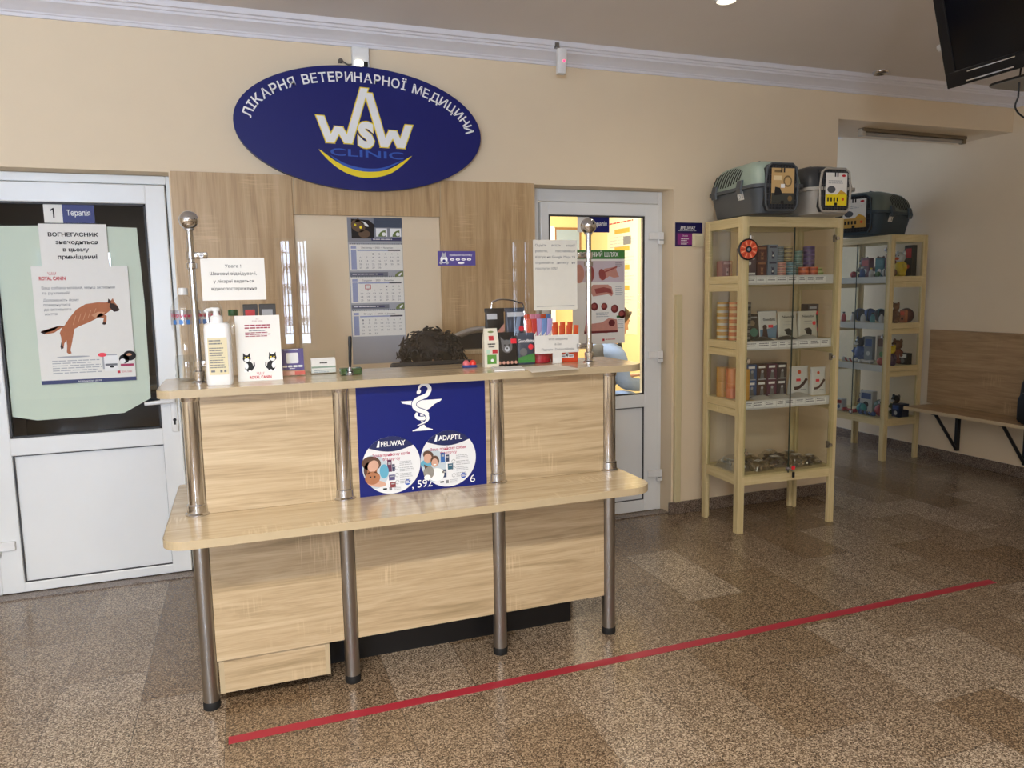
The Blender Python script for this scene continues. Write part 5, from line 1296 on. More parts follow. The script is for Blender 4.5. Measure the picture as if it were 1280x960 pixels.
# ---- third shelf
def dcraft(p, a, c): p.rect(-a*.36, c*.76, a*.30, c*.90, INKW); p.poly([(-a*.2, c*.1), (-a*.12, c*.5), (0, c*.62), (a*.14, c*.5), (a*.22, c*.1)], GRY3); p.disc(.02*a, c*.56, a*.13, LGREY, 2); p.rect(-a*.4, c*.04, a*.4, c*.10, LGREY, 2)
cols = [('blue', '3C5B8C', .192), ('chestnut brown', '4A2A20', .262), ('plum red', '5C2340', .332), ('blackish purple', '2E1F2A', .402)]
for nm_, hx_, x in cols:
    for k in (0, 1):
        carton('food_carton', '%s %s carton with a white heading in the double row on the third shelf' % (('lower', 'upper')[k], nm_), 'carton', at1(x, .19, SH[1]+.0003+k*.0962), R1, (.067, .06, .095), mat('carton_'+nm_.replace(' ', '_'), hx_, .4), dcraft, 'cartons in the double row on the third shelf')
def dsaus(p, w, h): p.disc(-.02*w, h*.80, w*.09, ORANGE); p.text('', 0, 0, .01, BLACK) ; stroke(p, smooth_pts([(-w*.34, h*.24), (-w*.1, h*.26), (w*.15, h*.38), (w*.36, h*.56)], 4), w*.14, mat('sausage_brown', '4A2A22', .6), 2); p.rect(-w*.22, h*.48, w*.02, h*.57, PINKR, 3); p.lines(w*.0, h*.18, w*.3, 1, .01, .003, GREY, 0)
pouch('treat_pouch', 'left white pouch with a brown sausage on the third shelf', 'pouch', at1(.510, .15, SH[1]+.0003), R1, .132, .17, .045, WPO, dsaus, 'white sausage pouches')
pouch('treat_pouch', 'right white pouch with a brown sausage on the third shelf', 'pouch', at1(.606, .10, SH[1]+.0003), R1+radians(-5), .10, .165, .040, WPO, dsaus, 'white sausage pouches')
for k, x in enumerate((.195, .325, .46)):
    packet('silver foil packet lying along the front of the third shelf, %s of three' % ('left', 'middle', 'right')[k], at1(x, .082, SH[1]+.0004), R1+radians((10, -14, 5)[k]), .125, .085, FOIL, 'silver packets on the third shelf')
g = 'tall food cans at the left of the third shelf'
stack(tin_proto(.034, .088, tm('can_mustard', 'D3982F'), tm('can_mustard_lid', 'DDB04E')), .062, .265, SH[1], 2, .088, 'mustard yellow tall can', 'the mustard stack at the left of the third shelf', g)
stack(tin_proto(.034, .088, tm('can_apricot', 'E07F4C'), tm('can_apricot_lid', 'E99A6C')), .070, .178, SH[1], 2, .088, 'apricot orange tall can', 'the apricot stack in front of the mustard cans', g)
stack(tin_proto(.034, .088, tm('can_amber', 'D8A03C'), tm('can_amber_lid', 'E0B458')), .095, .100, SH[1], 2, .088, 'amber tall can', 'the amber stack nearest the cabinet front', g)
# ---- lowest shelf: clear bags of chews
CHEW = mat('brown_chew', '5A4838', .7, var=.3, scale=40); CHEW2 = mat('tan_chew', '8A7658', .7, var=.3, scale=40)
BAG = thin_glass('clear_bag_film', 'F6F5F2', .2, film=.22)
def chew_bag(label, x, y, rz, w, l, h, m_, seed, silver=False):
    t = thing('chew_bag', label, 'bag', at1(x, y, SH[0]+.0004), R1+rz, 'clear bags of chews on the lowest shelf')
    rd = random.Random(seed); c = MB()
    for k in range(16):
        px, py = (rd.random()-.5)*w*.68, (rd.random()-.5)*l*.68; an = rd.random()*pi; ln = .016+.014*rd.random(); pz = .008+rd.random()*h*.5
        mm = m_ if not silver else (FOIL if k % 3 else DFOIL)
        d_ = Vector((cos(an), sin(an), .2*rd.random()))
        c.cyl(Vector((px, py, pz))-d_*ln, Vector((px, py, pz))+d_*ln, .0065, mm, n=7); c.sph(Vector((px, py, pz))+d_*ln, .0085, mm, 7, 5); c.sph(Vector((px, py, pz))-d_*ln, .0085, mm, 7, 5)
    c.build('chew_pieces', t, )
    b_ = MB(); n = 8; vs = []
    for lay in (1, 0):
        for j in range(n+1):
            for i in range(n+1):
                u, v = i/n, j/n; q = (sin(pi*u)*sin(pi*v))**.45
                vs.append(((u-.5)*w, (v-.5)*l, (.001+h*q+.006*rd.random()*q) if lay else 0.))
    nn = (n+1)**2; fs = []
    for j in range(n):
        for i in range(n):
            a = j*(n+1)+i; q = (a, a+1, a+n+2, a+n+1); fs.append(q)
            fs.append(tuple(nn+k for k in q[::-1]))
    b_.add(vs, fs, BAG, True); b_.build('bag_film', t)
    if not silver:
        l_ = MB().box((-.03, -.016, h*.95+.004), (.02, .018, h*.95+.0048), PAPER, M=Matrix.Rotation(rd.random()-.5, 4, 'Z')); l_.build('paper_label', t)
chew_bag('clear bag of silver-wrapped chews at the left end of the lowest shelf', .10, .19, 0, .125, .22, .075, CHEW, 3, True)
for k, (x, y, rz) in enumerate(((.225, .12, .2), (.36, .15, -.25), (.49, .12, .15), (.60, .14, -.1), (.25, .26, .1), (.42, .275, -.1), (.56, .27, .1))):
    w_ = ('front left', 'second from the left in front', 'third from the left in front', 'front right', 'back left', 'back middle', 'back right')[k]
    chew_bag('clear bag of brown chews on the lowest cabinet shelf, %s' % w_, x, y, rz, .14 if k != 3 else .115, .115, .05+.008*(k % 3), CHEW if k % 2 else CHEW2, 10+k)

# ------------------------------------------------------------------ toys in the farther cabinet
TR, TT, TP, TB, TY, TG, TN, TW, TBR = [mat('toy_'+n, h, .55, var=.1, scale=30) for n, h in (('red', 'B03A36'), ('teal', '3F8288'), ('pink', 'A8425A'), ('blue', '3C5690'), ('yellow', 'E0C22A'), ('green', '5E8A4A'), ('black', '26262A'), ('white', 'C9C9CC'), ('brown', '7A5238'))]
def toy_ball(label, x, y, z, r, m, m2):
    t = thing('toy_ball', label, 'toy', at2(x, y, z+.0004+r), .4)
    MB().sph((0, 0, 0), r, m, 20, 12).build('ball', t)
    MB().tube([(r*1.005*cos(a), 0, r*1.005*sin(a)) for a in [2*pi*i/24 for i in range(25)]], r*.06, m2, 6).tube([(0, r*1.005*cos(a), r*1.005*sin(a)) for a in [2*pi*i/24 for i in range(25)]], r*.06, m2, 6).build('seam', t)
def toy_bone(label, x, y, z, l, m, rz):
    mb = MB().cyl((-l/2, 0, .016), (l/2, 0, .016), .011, m, n=12)
    for sx in (-1, 1):
        for sy in (-1, 1): mb.sph((sx*l/2, sy*.013, .0165), .0165, m, 12, 8)
    tag(mb.build('bone_toy', None, at2(x, y, z+.0004), R2+rz), label, 'toy')
def toy_plush(label, x, y, z, s, m, m2, m3, beak=False):
    t = thing('plush_toy', label, 'toy', at2(x, y, z+.0004), R2)
    b_ = MB().sph((0, 0, .055*s), (.042*s, .036*s, .055*s), m).sph((-.03*s, -.012*s, .018*s), (.018*s, .026*s, .018*s), m).sph((.03*s, -.012*s, .018*s), (.018*s, .026*s, .018*s), m)
    b_.tube([(-.036*s, -.005*s, .085*s), (-.055*s, -.018*s, .055*s)], [.014*s, .012*s], m).tube([(.036*s, -.005*s, .085*s), (.055*s, -.018*s, .055*s)], [.014*s, .012*s], m); b_.build('body', t)
    h_ = MB().sph((0, -.006*s, .132*s), .035*s, m2).sph((-.028*s, 0, .158*s), (.013*s, .008*s, .018*s), m2).sph((.028*s, 0, .158*s), (.013*s, .008*s, .018*s), m2)
    h_.build('head', t)
    f = MB().sph((0, -.040*s, .122*s), (.018*s, .014*s if not beak else .024*s, .010*s), m3).sph((-.013*s, -.037*s, .142*s), .005*s, BLACK, 8, 6).sph((.013*s, -.037*s, .142*s), .005*s, BLACK, 8, 6); f.build('face', t)
def toy_box(label, x, y, z, d_, m, deco, rz=0): return carton('toy_box', label, 'box', at2(x, y, z+.0004), R2+rz, d_, m, deco)
def toy_rope(label, x, y, z, l, m, m2, rz):
    t = thing('rope_toy', label, 'toy', at2(x, y, z+.0004), R2+rz)
    for k, mm in enumerate((m, m2)):
        MB().tube([(-l/2+l*i/24, .008*cos(i*.9+k*pi), .017+.008*sin(i*.9+k*pi)) for i in range(25)], .0085, mm, 8).build('strand', t)
    for sx in (-1, 1): MB().sph((sx*l*.42, 0, .020), .0195, m, 12, 8).build('knot', t)
def toy_bottle(label, x, y, z, s, m, m2):
    t = thing('squeaky_bottle', label, 'toy', at2(x, y, z+.0004))
    MB().lathe([(.02*s, 0), (.028*s, .004*s), (.028*s, .06*s), (.022*s, .075*s), (.012*s, .09*s), (.012*s, .1*s)], m, n=18).build('bottle_body', t); MB().lathe([(.014*s, .1*s), (.014*s, .115*s), (.0001, .118*s)], m2, n=18).build('cap', t)
p2 = lambda c1, c2: (lambda p, a, c: [p.rect(-a*.4, c*.6, a*.4, c*.9, c1), p.disc(0, c*.32, a*.22, c2, 1)])
# top shelf (z index 3): plush birds and figures
toy_plush('yellow and black plush duck at the near end of the top toy shelf', .575, .20, SH[3], 1.15, TY, TW, ORANGE, True)
toy_box('black toy box standing behind the plush duck on the top toy shelf', .575, .30, SH[3], (.075, .05, .245), mat('toy_black_card', '222226', .5), p2(RED, ORANGE))
toy_box('crimson toy box on the top toy shelf behind the glass doors', .46, .22, SH[3], (.065, .05, .185), mat('toy_crimson_card', '8E2F4A', .5), p2(TP, INKW))
toy_box('teal toy box in the middle of the top toy shelf', .37, .22, SH[3], (.085, .05, .155), mat('toy_teal_card', '2F6E78', .5), p2(TT, INKW))
toy_box('dark red toy box toward the far end of the top toy shelf', .22, .22, SH[3], (.085, .05, .16), mat('toy_wine_card', '6E2A34', .5), p2(TR, INKW))
toy_bottle('blue squeaky bottle toy at the front of the top toy shelf', .30, .09, SH[3], .75, TB, TW)
toy_bottle('white squeaky bottle toy next to the teal box on the top toy shelf', .39, .09, SH[3], .65, TW, TY)
toy_ball('grey-white toy ball at the front of the top toy shelf', .53, .10, SH[3], .034, TW, TN)
toy_ball('dark brown toy ball at the front near corner of the top toy shelf', .612, .085, SH[3], .03, TBR, TN)
toy_ball('small red toy ball at the far front of the top toy shelf', .21, .085, SH[3], .026, TR, TN)
toy_ball('small green toy ball between the bottles and the grey ball on the top toy shelf', .46, .09, SH[3], .022, TG, TW)
# second shelf
toy_plush('brown plush bear at the near end of the second toy shelf', .60, .14, SH[2], .95, TBR, TBR, TW)
toy_ball('large dark red ball behind the brown plush bear', .575, .285, SH[2], .056, mat('toy_maroon', '5A2A2C', .5), TN)
toy_box('small orange printed toy card box beside the brown plush bear', .595, .235, SH[2], (.05, .03, .10), mat('toy_orange_card', 'B5673F', .5), p2(ORANGE, BLACK))
for k, x in enumerate((.13, .24, .35, .46)):
    toy_ball('big dark ball at the back of the second toy shelf, %s' % ('far end', 'second from the far end', 'third from the far end', 'near end')[k], x, .25, SH[2], .0525, (TN, TB, TN, mat('toy_slate', '3A4250', .5))[k], (TB, TN, TT, TN)[k])
for k, (x, m_, n_) in enumerate(((.12, TR, 'red'), (.22, TW, 'white'), (.33, TW, 'pale'), (.43, TT, 'teal'), (.52, TW, 'whitish'))):
    toy_bottle('%s squeaky bottle toy at the front of the second toy shelf, %s' % (n_, ('far end', 'second in the row', 'middle of the row', 'fourth in the row', 'near end')[k]), x, .085, SH[2], .7, m_, TN)
# third shelf
toy_plush('purple plush toy with a yellow head on the third toy shelf', .60, .12, SH[1], .95, mat('toy_violet', '5A4560', .6), TY, TY)
toy_box('black toy box with pale lettering behind the purple plush toy', .575, .29, SH[1], (.09, .05, .09), TN, p2(INKW, GREY))
toy_box('tan rope toy card leaning at the back of the third toy shelf', .40, .24, SH[1], (.10, .03, .22), mat('toy_sand_card', 'A8987C', .6), p2(TBR, TG), .05)
toy_box('grey toy card at the back of the third toy shelf, farther from the bench', .26, .24, SH[1], (.09, .03, .21), mat('toy_grey_card', '7F848C', .6), p2(TB, TW))
toy_rope('white and red rope toy on the third toy shelf', .20, .09, SH[1], .15, TW, TR, .1)
toy_bone('pale bone toy at the front of the third toy shelf', .38, .085, SH[1], .09, TW, .2)
toy_ball('coral toy ball at the near front of the third toy shelf', .54, .075, SH[1], .03, mat('toy_coral', 'C25A48', .5), TR)
# lowest shelf
toy_box('dark blue toy box at the near end of the lowest toy shelf', .60, .24, SH[0], (.075, .10, .105), mat('toy_dusk_card', '2C3450', .5), p2(TB, TW))
toy_ball('turquoise toy ball on the lowest toy shelf', .34, .10, SH[0], .042, mat('toy_turquoise', '3FA0A8', .5), TB)
toy_ball('red toy ball at the near front of the lowest toy shelf', .52, .12, SH[0], .048, TR, TP)
toy_ball('dark green toy ball at the back of the lowest toy shelf', .40, .24, SH[0], .055, mat('toy_pine', '35563F', .5), TN)
toy_box('white patterned toy box at the back of the lowest toy shelf', .26, .25, SH[0], (.12, .06, .17), TW, p2(TB, TN), .1)
toy_box('small white printed toy box at the far front of the lowest toy shelf', .12, .09, SH[0], (.075, .05, .095), TW, p2(TR, TB))
toy_rope('blue and black rope toy at the front of the lowest toy shelf', .435, .062, SH[0], .16, TB, TN, 0)
toy_bone('red bone toy at the front of the lowest toy shelf', .24, .07, SH[0], .10, TR, .1)

# darker plush animals crowding the back of the toy shelves
nm_ = [('grey', TN, mat('toy_ash', '4A4C52', .6)), ('brown', TBR, TBR), ('navy', TB, TN), ('rust', mat('toy_rust', '7A3E2E', .6), TBR), ('plum', mat('toy_plum', '4E3446', .6), TN), ('moss', mat('toy_moss', '4A5A3C', .6), TN)]
for (k, z, xs_, sc_) in ((0, SH[3], (.125, .295), 1.0), (1, SH[1], (.115, .505), 1.15), (2, SH[0], (.165, .50), .95)):
    for q, x in enumerate(xs_):
        n1, c1, c2 = nm_[2*k+q]
        toy_plush('%s plush animal at the %s end at the back of the %s toy shelf' % (n1, ('far', 'near')[q], ('top', 'third', 'lowest')[k]), x, .285 if k != 2 else .30, z, sc_, c1, c2, TW)
# ------------------------------------------------------------------ pet carriers
GR = mat('door_grey', '3A3C40', .4)
def carrier(label, loc, rz, s, up, lo, card, card2, latch, sticker_left=True):
    """two shells, side slots, front door with a card; the door faces local -y; s = (sx, sy, sz)"""
    t = thing('pet_carrier', label, 'pet carrier', loc, rz); sx, sy, sz = s
    def ring(hx, hy, z, r=.045, n=6): return [(x*sx, y*sy, z*sz) for x, y in rrect(hx, hy, r, n)]
    lo_r = [(.112, .205, 0, .05), (.126, .220, .008, .055), (.133, .228, .05, .06), (.148, .243, .135, .06), (.1485, .2435, .140, .06)]
    fl_r = [(.149, .244, .138, .06), (.160, .255, .140, .06), (.160, .255, .158, .06), (.150, .245, .160, .06)]
    up_r = [(.1495, .2445, .158, .06), (.148, .242, .175, .06), (.142, .232, .215, .06), (.131, .215, .25, .06), (.115, .192, .275, .06), (.09, .160, .289, .055), (.05, .11, .296, .04)]
    MB().loft([ring(*r) for r in lo_r], lo).build('lower_shell', t)
    MB().loft([ring(*r) for r in fl_r], lo).build('rim_flange', t)
    us = MB().loft([ring(*r) for r in up_r], up).build('upper_shell', t)
    def side(z):
        for a, b_ in zip(up_r, up_r[1:]):
            if a[2] <= z <= b_[2]: f = (z-a[2])/(b_[2]-a[2]); return a[0]+(b_[0]-a[0])*f
        return .1
    for g_ in (-1, 1):
        sl = MB()
        for k in range(11):
            y = -.075+k*.0265; arch = sin(pi*(k+1.2)/13)
            za, zb = .208-.034*arch, .232+.044*arch
            for lean in (.012,):
                zs = [za+(zb-za)*q/5 for q in range(6)]; vs = []
                for z in zs:
                    yy = y-lean*(z-za)/.04
                    vs.append((g_*(side(z)+.0014)*sx, (yy-.0068)*sy, z*sz)); vs.append((g_*(side(z)+.0014)*sx, (yy+.0068)*sy, z*sz))
                sl.add(vs, [(2*q, 2*q+1, 2*q+3, 2*q+2) for q in range(5)], mat('slot_dark', '141516', .8))
        sl.build('air_slots', us)
    ha = MB().tube([(0, -.05*sy, .293*sz), (0, -.045*sy, .302*sz), (0, .045*sy, .302*sz), (0, .05*sy, .293*sz)], .009, lo, 10); ha.build('carry_handle', us)
    # door
    d_ = MB(); z0, z1 = .018, .262; hw = .098
    dp = [(-hw+.02, z0), (hw-.02, z0), (hw-.004, z0+.03), (hw, .15), (hw-.012, z1-.02), (hw-.035, z1), (-hw+.035, z1), (-hw+.012, z1-.02), (-hw, .15), (-hw+.004, z0+.03)]
    d_.prism([(x*sx, z*sz) for x, z in dp], -.250*sy, -.19*sy, mat('carrier_door_back', '26282B', .5), 'xz')
    L_ = len(dp)
    d_.tube([(x*sx, -.253*sy, z*sz) for x, z in dp], .0065, latch, 8, closed=True)
    for k in range(9):
        x = -.075+k*.01875; d_.cyl((x*sx, -.254*sy, (z0+.01)*sz), (x*sx, -.254*sy, (z1-.01)*sz), .0028, GR, n=6)
    for k in range(7): d_.cyl((-.088*sx, -.254*sy, (.04+k*.033)*sz), (.088*sx, -.254*sy, (.04+k*.033)*sz), .0028, GR, n=6)
    do = d_.build('door', t)
    m = MB().box((-.066*sx, -.2585*sy-.0015, .052*sz), (.070*sx, -.2585*sy, .238*sz), card); p = Print(m, (0, -.2585*sy-.0015, 0), (1, 0, 0), (0, 0, 1), .0006)
    Z = lambda v: v*sz
    X_ = lambda v: v*sx
    if card2 == 'kraft':
        p.rect(X_(-.066), Z(.052), X_(.07), Z(.108), mat('card_charcoal', '3B3D38', .6)); p.poly([(X_(-.05), Z(.095)), (X_(-.045), Z(.14)), (X_(-.015), Z(.135)), (X_(.0), Z(.10))], BLACK, 2); p.disc(X_(.03), Z(.17), X_(.026), mat('card_dark_kraft', '7A6440', .7), 1, ry=Z(.03)); p.disc(X_(.03), Z(.17), X_(.018), mat('card_kraft', 'C9A66F', .7), 2, ry=Z(.021)); p.rect(X_(-.055), Z(.175), X_(-.005), Z(.198), mat('card_pale', 'E3CFA2', .7)); p.rect(X_(-.012), Z(.135), X_(.012), Z(.155), INKW, 3)
        p.rect(X_(-.05), Z(.215), X_(-.01), Z(.228), mat('card_dark_kraft', '7A6440', .7)); p.disc(X_(.045), Z(.08), X_(.014), mat('card_dark_kraft', '7A6440', .7), 2)
    else:
        p.rect(X_(-.066), Z(.052), X_(.07), Z(.115), YEL if card2 == 'yellow' else mat('card_ochre', 'C9A04E', .6)); p.disc(X_(-.03), Z(.143), X_(.026), mat('card_carrier_print', '54585E', .6), 2, ry=Z(.02)); p.poly([(X_(.005), Z(.115)), (X_(.03), Z(.14)), (X_(.06), Z(.125)), (X_(.065), Z(.115))], mat('card_gold', 'D9A93A', .6), 2)
        for k in range(4): p.rect(X_(-.055+k*.02), Z(.075), X_(-.045+k*.02), Z(.098), BLACK, 2)
        p.disc(X_(.047), Z(.222), X_(.012), RED, 2, ry=Z(.007)); p.lines(X_(-.05), Z(.19), X_(.1), 2, .012, .004, LGREY); p.disc(X_(.045), Z(.088), X_(.008), ORANGE, 2)
    p.rect(X_(-.012), Z(.215), X_(-.004), Z(.238), BLACK, 3); p.rect(X_(.004), Z(.215), X_(.012), Z(.238), BLACK, 3); p.rect(X_(-.010), Z(.052), X_(.008), Z(.068), BLACK, 3)
    m.build('door_card', do)
    for g_ in (-1, 1):
        for y in (-.10, .16):
            l_ = MB().loft([[(g_*x*sx, y_*sy, z*sz) for x, y_, z in ((a, y-.026, b_), (a, y+.026, b_), (a+.008, y+.022, b_), (a+.008, y-.022, b_))] for a, b_ in ((.154, .120), (.160, .15), (.150, .192))], latch, smooth=False); l_.build('latch', t)
        a, b_ = .139, .1495
        m = MB(); m.add([(g_*(.1405+.001)*sx, -.125*sy, .088*sz), (g_*(.1405+.001)*sx, -.065*sy, .088*sz), (g_*(.1475+.0035)*sx, -.065*sy, .132*sz), (g_*(.1475+.0035)*sx, -.125*sy, .132*sz)], [(0, 1, 2, 3)], PAPER)
        X = Vector((0, -g_ if g_ > 0 else -1, 0)) if g_ < 0 else Vector((0, 1, 0)); U = Vector((g_*.008, 0, .044)).normalized()
        p = Print(m, (g_*.1415*sx, -.095*sy, .088*sz), X, U, .0024); p.disc(-.006, .018*sz, .009, LGREY); p.disc(-.006, .018*sz, .0065, INKW, 1.6); p.rect(.014, .008, .022, .036*sz, BLACK); p.lines(-.022, .006, .02, 2, .006, .002, GREY)
        m.build('paper_sticker', t)
    return t
carrier('sage green and dark grey pet carrier with a brown card on its door', (*at1(.150, .115, CH+.0002)[:2], CH+.0002), radians(-5), (1.0, 1.0, .985), mat('sage_plastic', '93A396', .45), mat('charcoal_plastic', '494E52', .45), mat('card_kraft', 'C9A66F', .7), 'kraft', mat('charcoal_plastic', '494E52', .45))
carrier('black-topped pale grey pet carrier with a yellow and white card', (*at1(.492, .118, CH+.0002)[:2], CH+.0002), radians(-4), (1.0, 1.0, .93), mat('graphite_plastic', '38393B', .45), mat('pale_grey_plastic', 'A9A397', .45), PAPER, 'yellow', mat('pale_grey_plastic', 'A9A397', .45))
carrier('big slate green pet carrier with a dark blue base on top of the farther cabinet', (5.02, .86, CH+.0002), radians(-68), (1.32, 1.30, 1.17), mat('slate_green_plastic', '66726B', .5), mat('dusk_blue_plastic', '33444F', .5), PAPER, 'ochre', mat('dusk_blue_plastic', '33444F', .5))
# ------------------------------------------------------------------ bench on the right wall
t = thing('wall_bench', 'long oak bench with a plain back board fixed along the right wall on black brackets', 'bench', (5.24, -.98, 0))
OB = mat('bench_bracket_metal', '2B2C2E', .45, .3)
MB().box((-.165, -1.55, .414), (.155, 1.50, .440), OAKD, .002).box((-.1665, -1.55, .4145), (-.165, 1.50, .4395), mat('bench_edge', 'CBB691', .5)).build('seat', t)
MB().box((.138, -1.55, .4405), (.1555, 1.555, 1.035), OAKD, .002).build('backrest', t)
for k, y in enumerate((1.265, .72, -.1, -.9)):
    b_ = MB().box((.125, y-.012, .10), (.1565, y+.012, .414), OB).box((-.13, y-.012, .402), (.13, y+.012, .4138), OB)
    b_.cyl((.132, y, .115), (-.10, y, .405), .012, OB, n=6); b_.build('bracket', t)
# ------------------------------------------------------------------ black rucksack
t = thing('backpack', 'black rucksack standing on the bench at the right edge', 'backpack', (5.22, -.53, .4405))
RB_ = mat('black_nylon', '0F1013', .6, var=.2, scale=60)
MB().loft([[(x, y, z) for x, y in rrect(hx, hy, r, 5)] for hx, hy, z, r in ((.10, .15, 0, .04), (.115, .165, .02, .05), (.118, .168, .15, .05), (.112, .16, .27, .05), (.095, .135, .36, .05), (.06, .09, .405, .04), (.03, .05, .415, .02))], RB_).build('pack_body', t)
MB().loft([[(x-.125, y, z) for x, y in rrect(hx, hy, r, 4)] for hx, hy, z, r in ((.03, .12, .02, .02), (.045, .13, .04, .03), (.045, .13, .18, .03), (.03, .11, .22, .02))], RB_).build('front_pocket', t)
MB().tube(smooth_pts([(.0, -.04, .405), (.0, -.03, .44), (0, .03, .44), (0, .04, .405)], 5), .010, RB_).build('top_loop', t)
MB().tube(smooth_pts([(-.03, .14, .33), (-.02, .18, .24), (-.03, .178, .12), (-.04, .165, .04)], 5), .012, RB_).build('shoulder_strap', t)
# ------------------------------------------------------------------ strip lamp under the beam
t = thing('strip_lamp', 'long unlit brown strip lamp on the underside of the beam over the corridor', 'lamp', (4.70, .20, 2.4548), radians(2))
LB = mat('brown_lamp_case', '7A6A52', .5)
MB().box((-.50, -.025, -.022), (.50, .025, 0), LB, .004).build('housing', t)
MB().cyl((-.47, 0, -.036), (.47, 0, -.036), .013, mat('dull_tube_glass', 'A49C90', .35), n=16).build('tube', t)
for x in (-.485, .485): MB().box((x-.016, -.02, -.052), (x+.016, .02, -.002), mat('lamp_cap', 'C9C0B0', .5) if x < 0 else LB, .005).build('end_cap', t)
# ------------------------------------------------------------------ television hanging from the ceiling
tilt = radians(17)
t = thing('television', 'large black television hanging from the ceiling, screen tilted down', 'television', (3.0, -1.506, 2.203), rot=(0, -tilt, 0))
SCR = mat('dark_screen', '07080C', .14, var=.1, scale=3, spec=.25); TVB = mat('gloss_black_bezel', '101013', .3, spec=.3)
L_ = .86; Ht = .50
# local: x is depth (screen faces -x), y runs toward the visitor, z up
m = MB()
m.box((0, -L_, 0), (.018, 0, .062), TVB, .004); m.box((0, -L_, Ht-.04), (.018, 0, Ht), TVB, .004); m.box((0, -.045, .058), (.018, 0, Ht-.036), TVB, .003); m.box((0, -L_, .058), (.018, -L_+.045, Ht-.036), TVB, .003)
m.build('bezel', t)
MB().box((.006, -L_+.042, .055), (.012, -.042, Ht-.037), SCR).build('screen', t)
MB().box((.016, -L_+.012, .01), (.05, -.012, Ht-.01), TVB, .012).box((.045, -L_+.15, .10), (.085, -.15, Ht-.09), TVB, .02).build('back_case', t)
MB().box((-.0012, -.30, .046), (.0004, -.10, .050), CHROME).box((-.0012, -.29, .010), (.0004, -.09, .015), CHROME).build('trim_line', t)
t = thing('ceiling_mount', 'black ceiling pole and arm that carry the hanging television', 'mount', (3.19, -1.93, H))
MB().lathe([(.07, 0), (.07, -.012), (.025, -.02)], BLKP, n=24).cyl((0, 0, -.015), (0, 0, -.34), .022, BLKP, n=18).build('pole', t)
MB().box((-.115, -.06, -.32), (.02, .06, -.20), BLKP, .006).build('arm', t)
t = thing('media_shelf', 'thin grey tray with a dark rim hung behind and below the television', 'shelf', (3.30, -1.74, 2.214))
tr = [(x, y) for x, y in rrect(.13, .20, .05, 6)]
MB().prism(tr, 0, .006, mat('tray_grey', '8B8B88', .5)).build('tray', t)
MB().tube([(x, y, .006) for x, y in tr], .005, BLKP, 6, closed=True).build('rim', t)
MB().cyl((-.03, -.16, .0062), (-.03, -.16, .30), .008, BLKP, n=10).cyl((-.03, -.16, .30), (-.03, -.36, .30), .008, BLKP, n=10).build('hanger', t)
m = MB().tube(smooth_pts([(-.17, .02, .10), (-.07, .09, .06), (-.07, .092, .03), (-.07, .093, .002)], 5) + smooth_pts([(-.07, .094, -.06), (-.075, .10, -.10), (-.06, .07, -.145), (-.02, .0, -.19), (.06, -.15, -.24)], 6), .0035, BLKP, 6); m.build('power_cable', t)
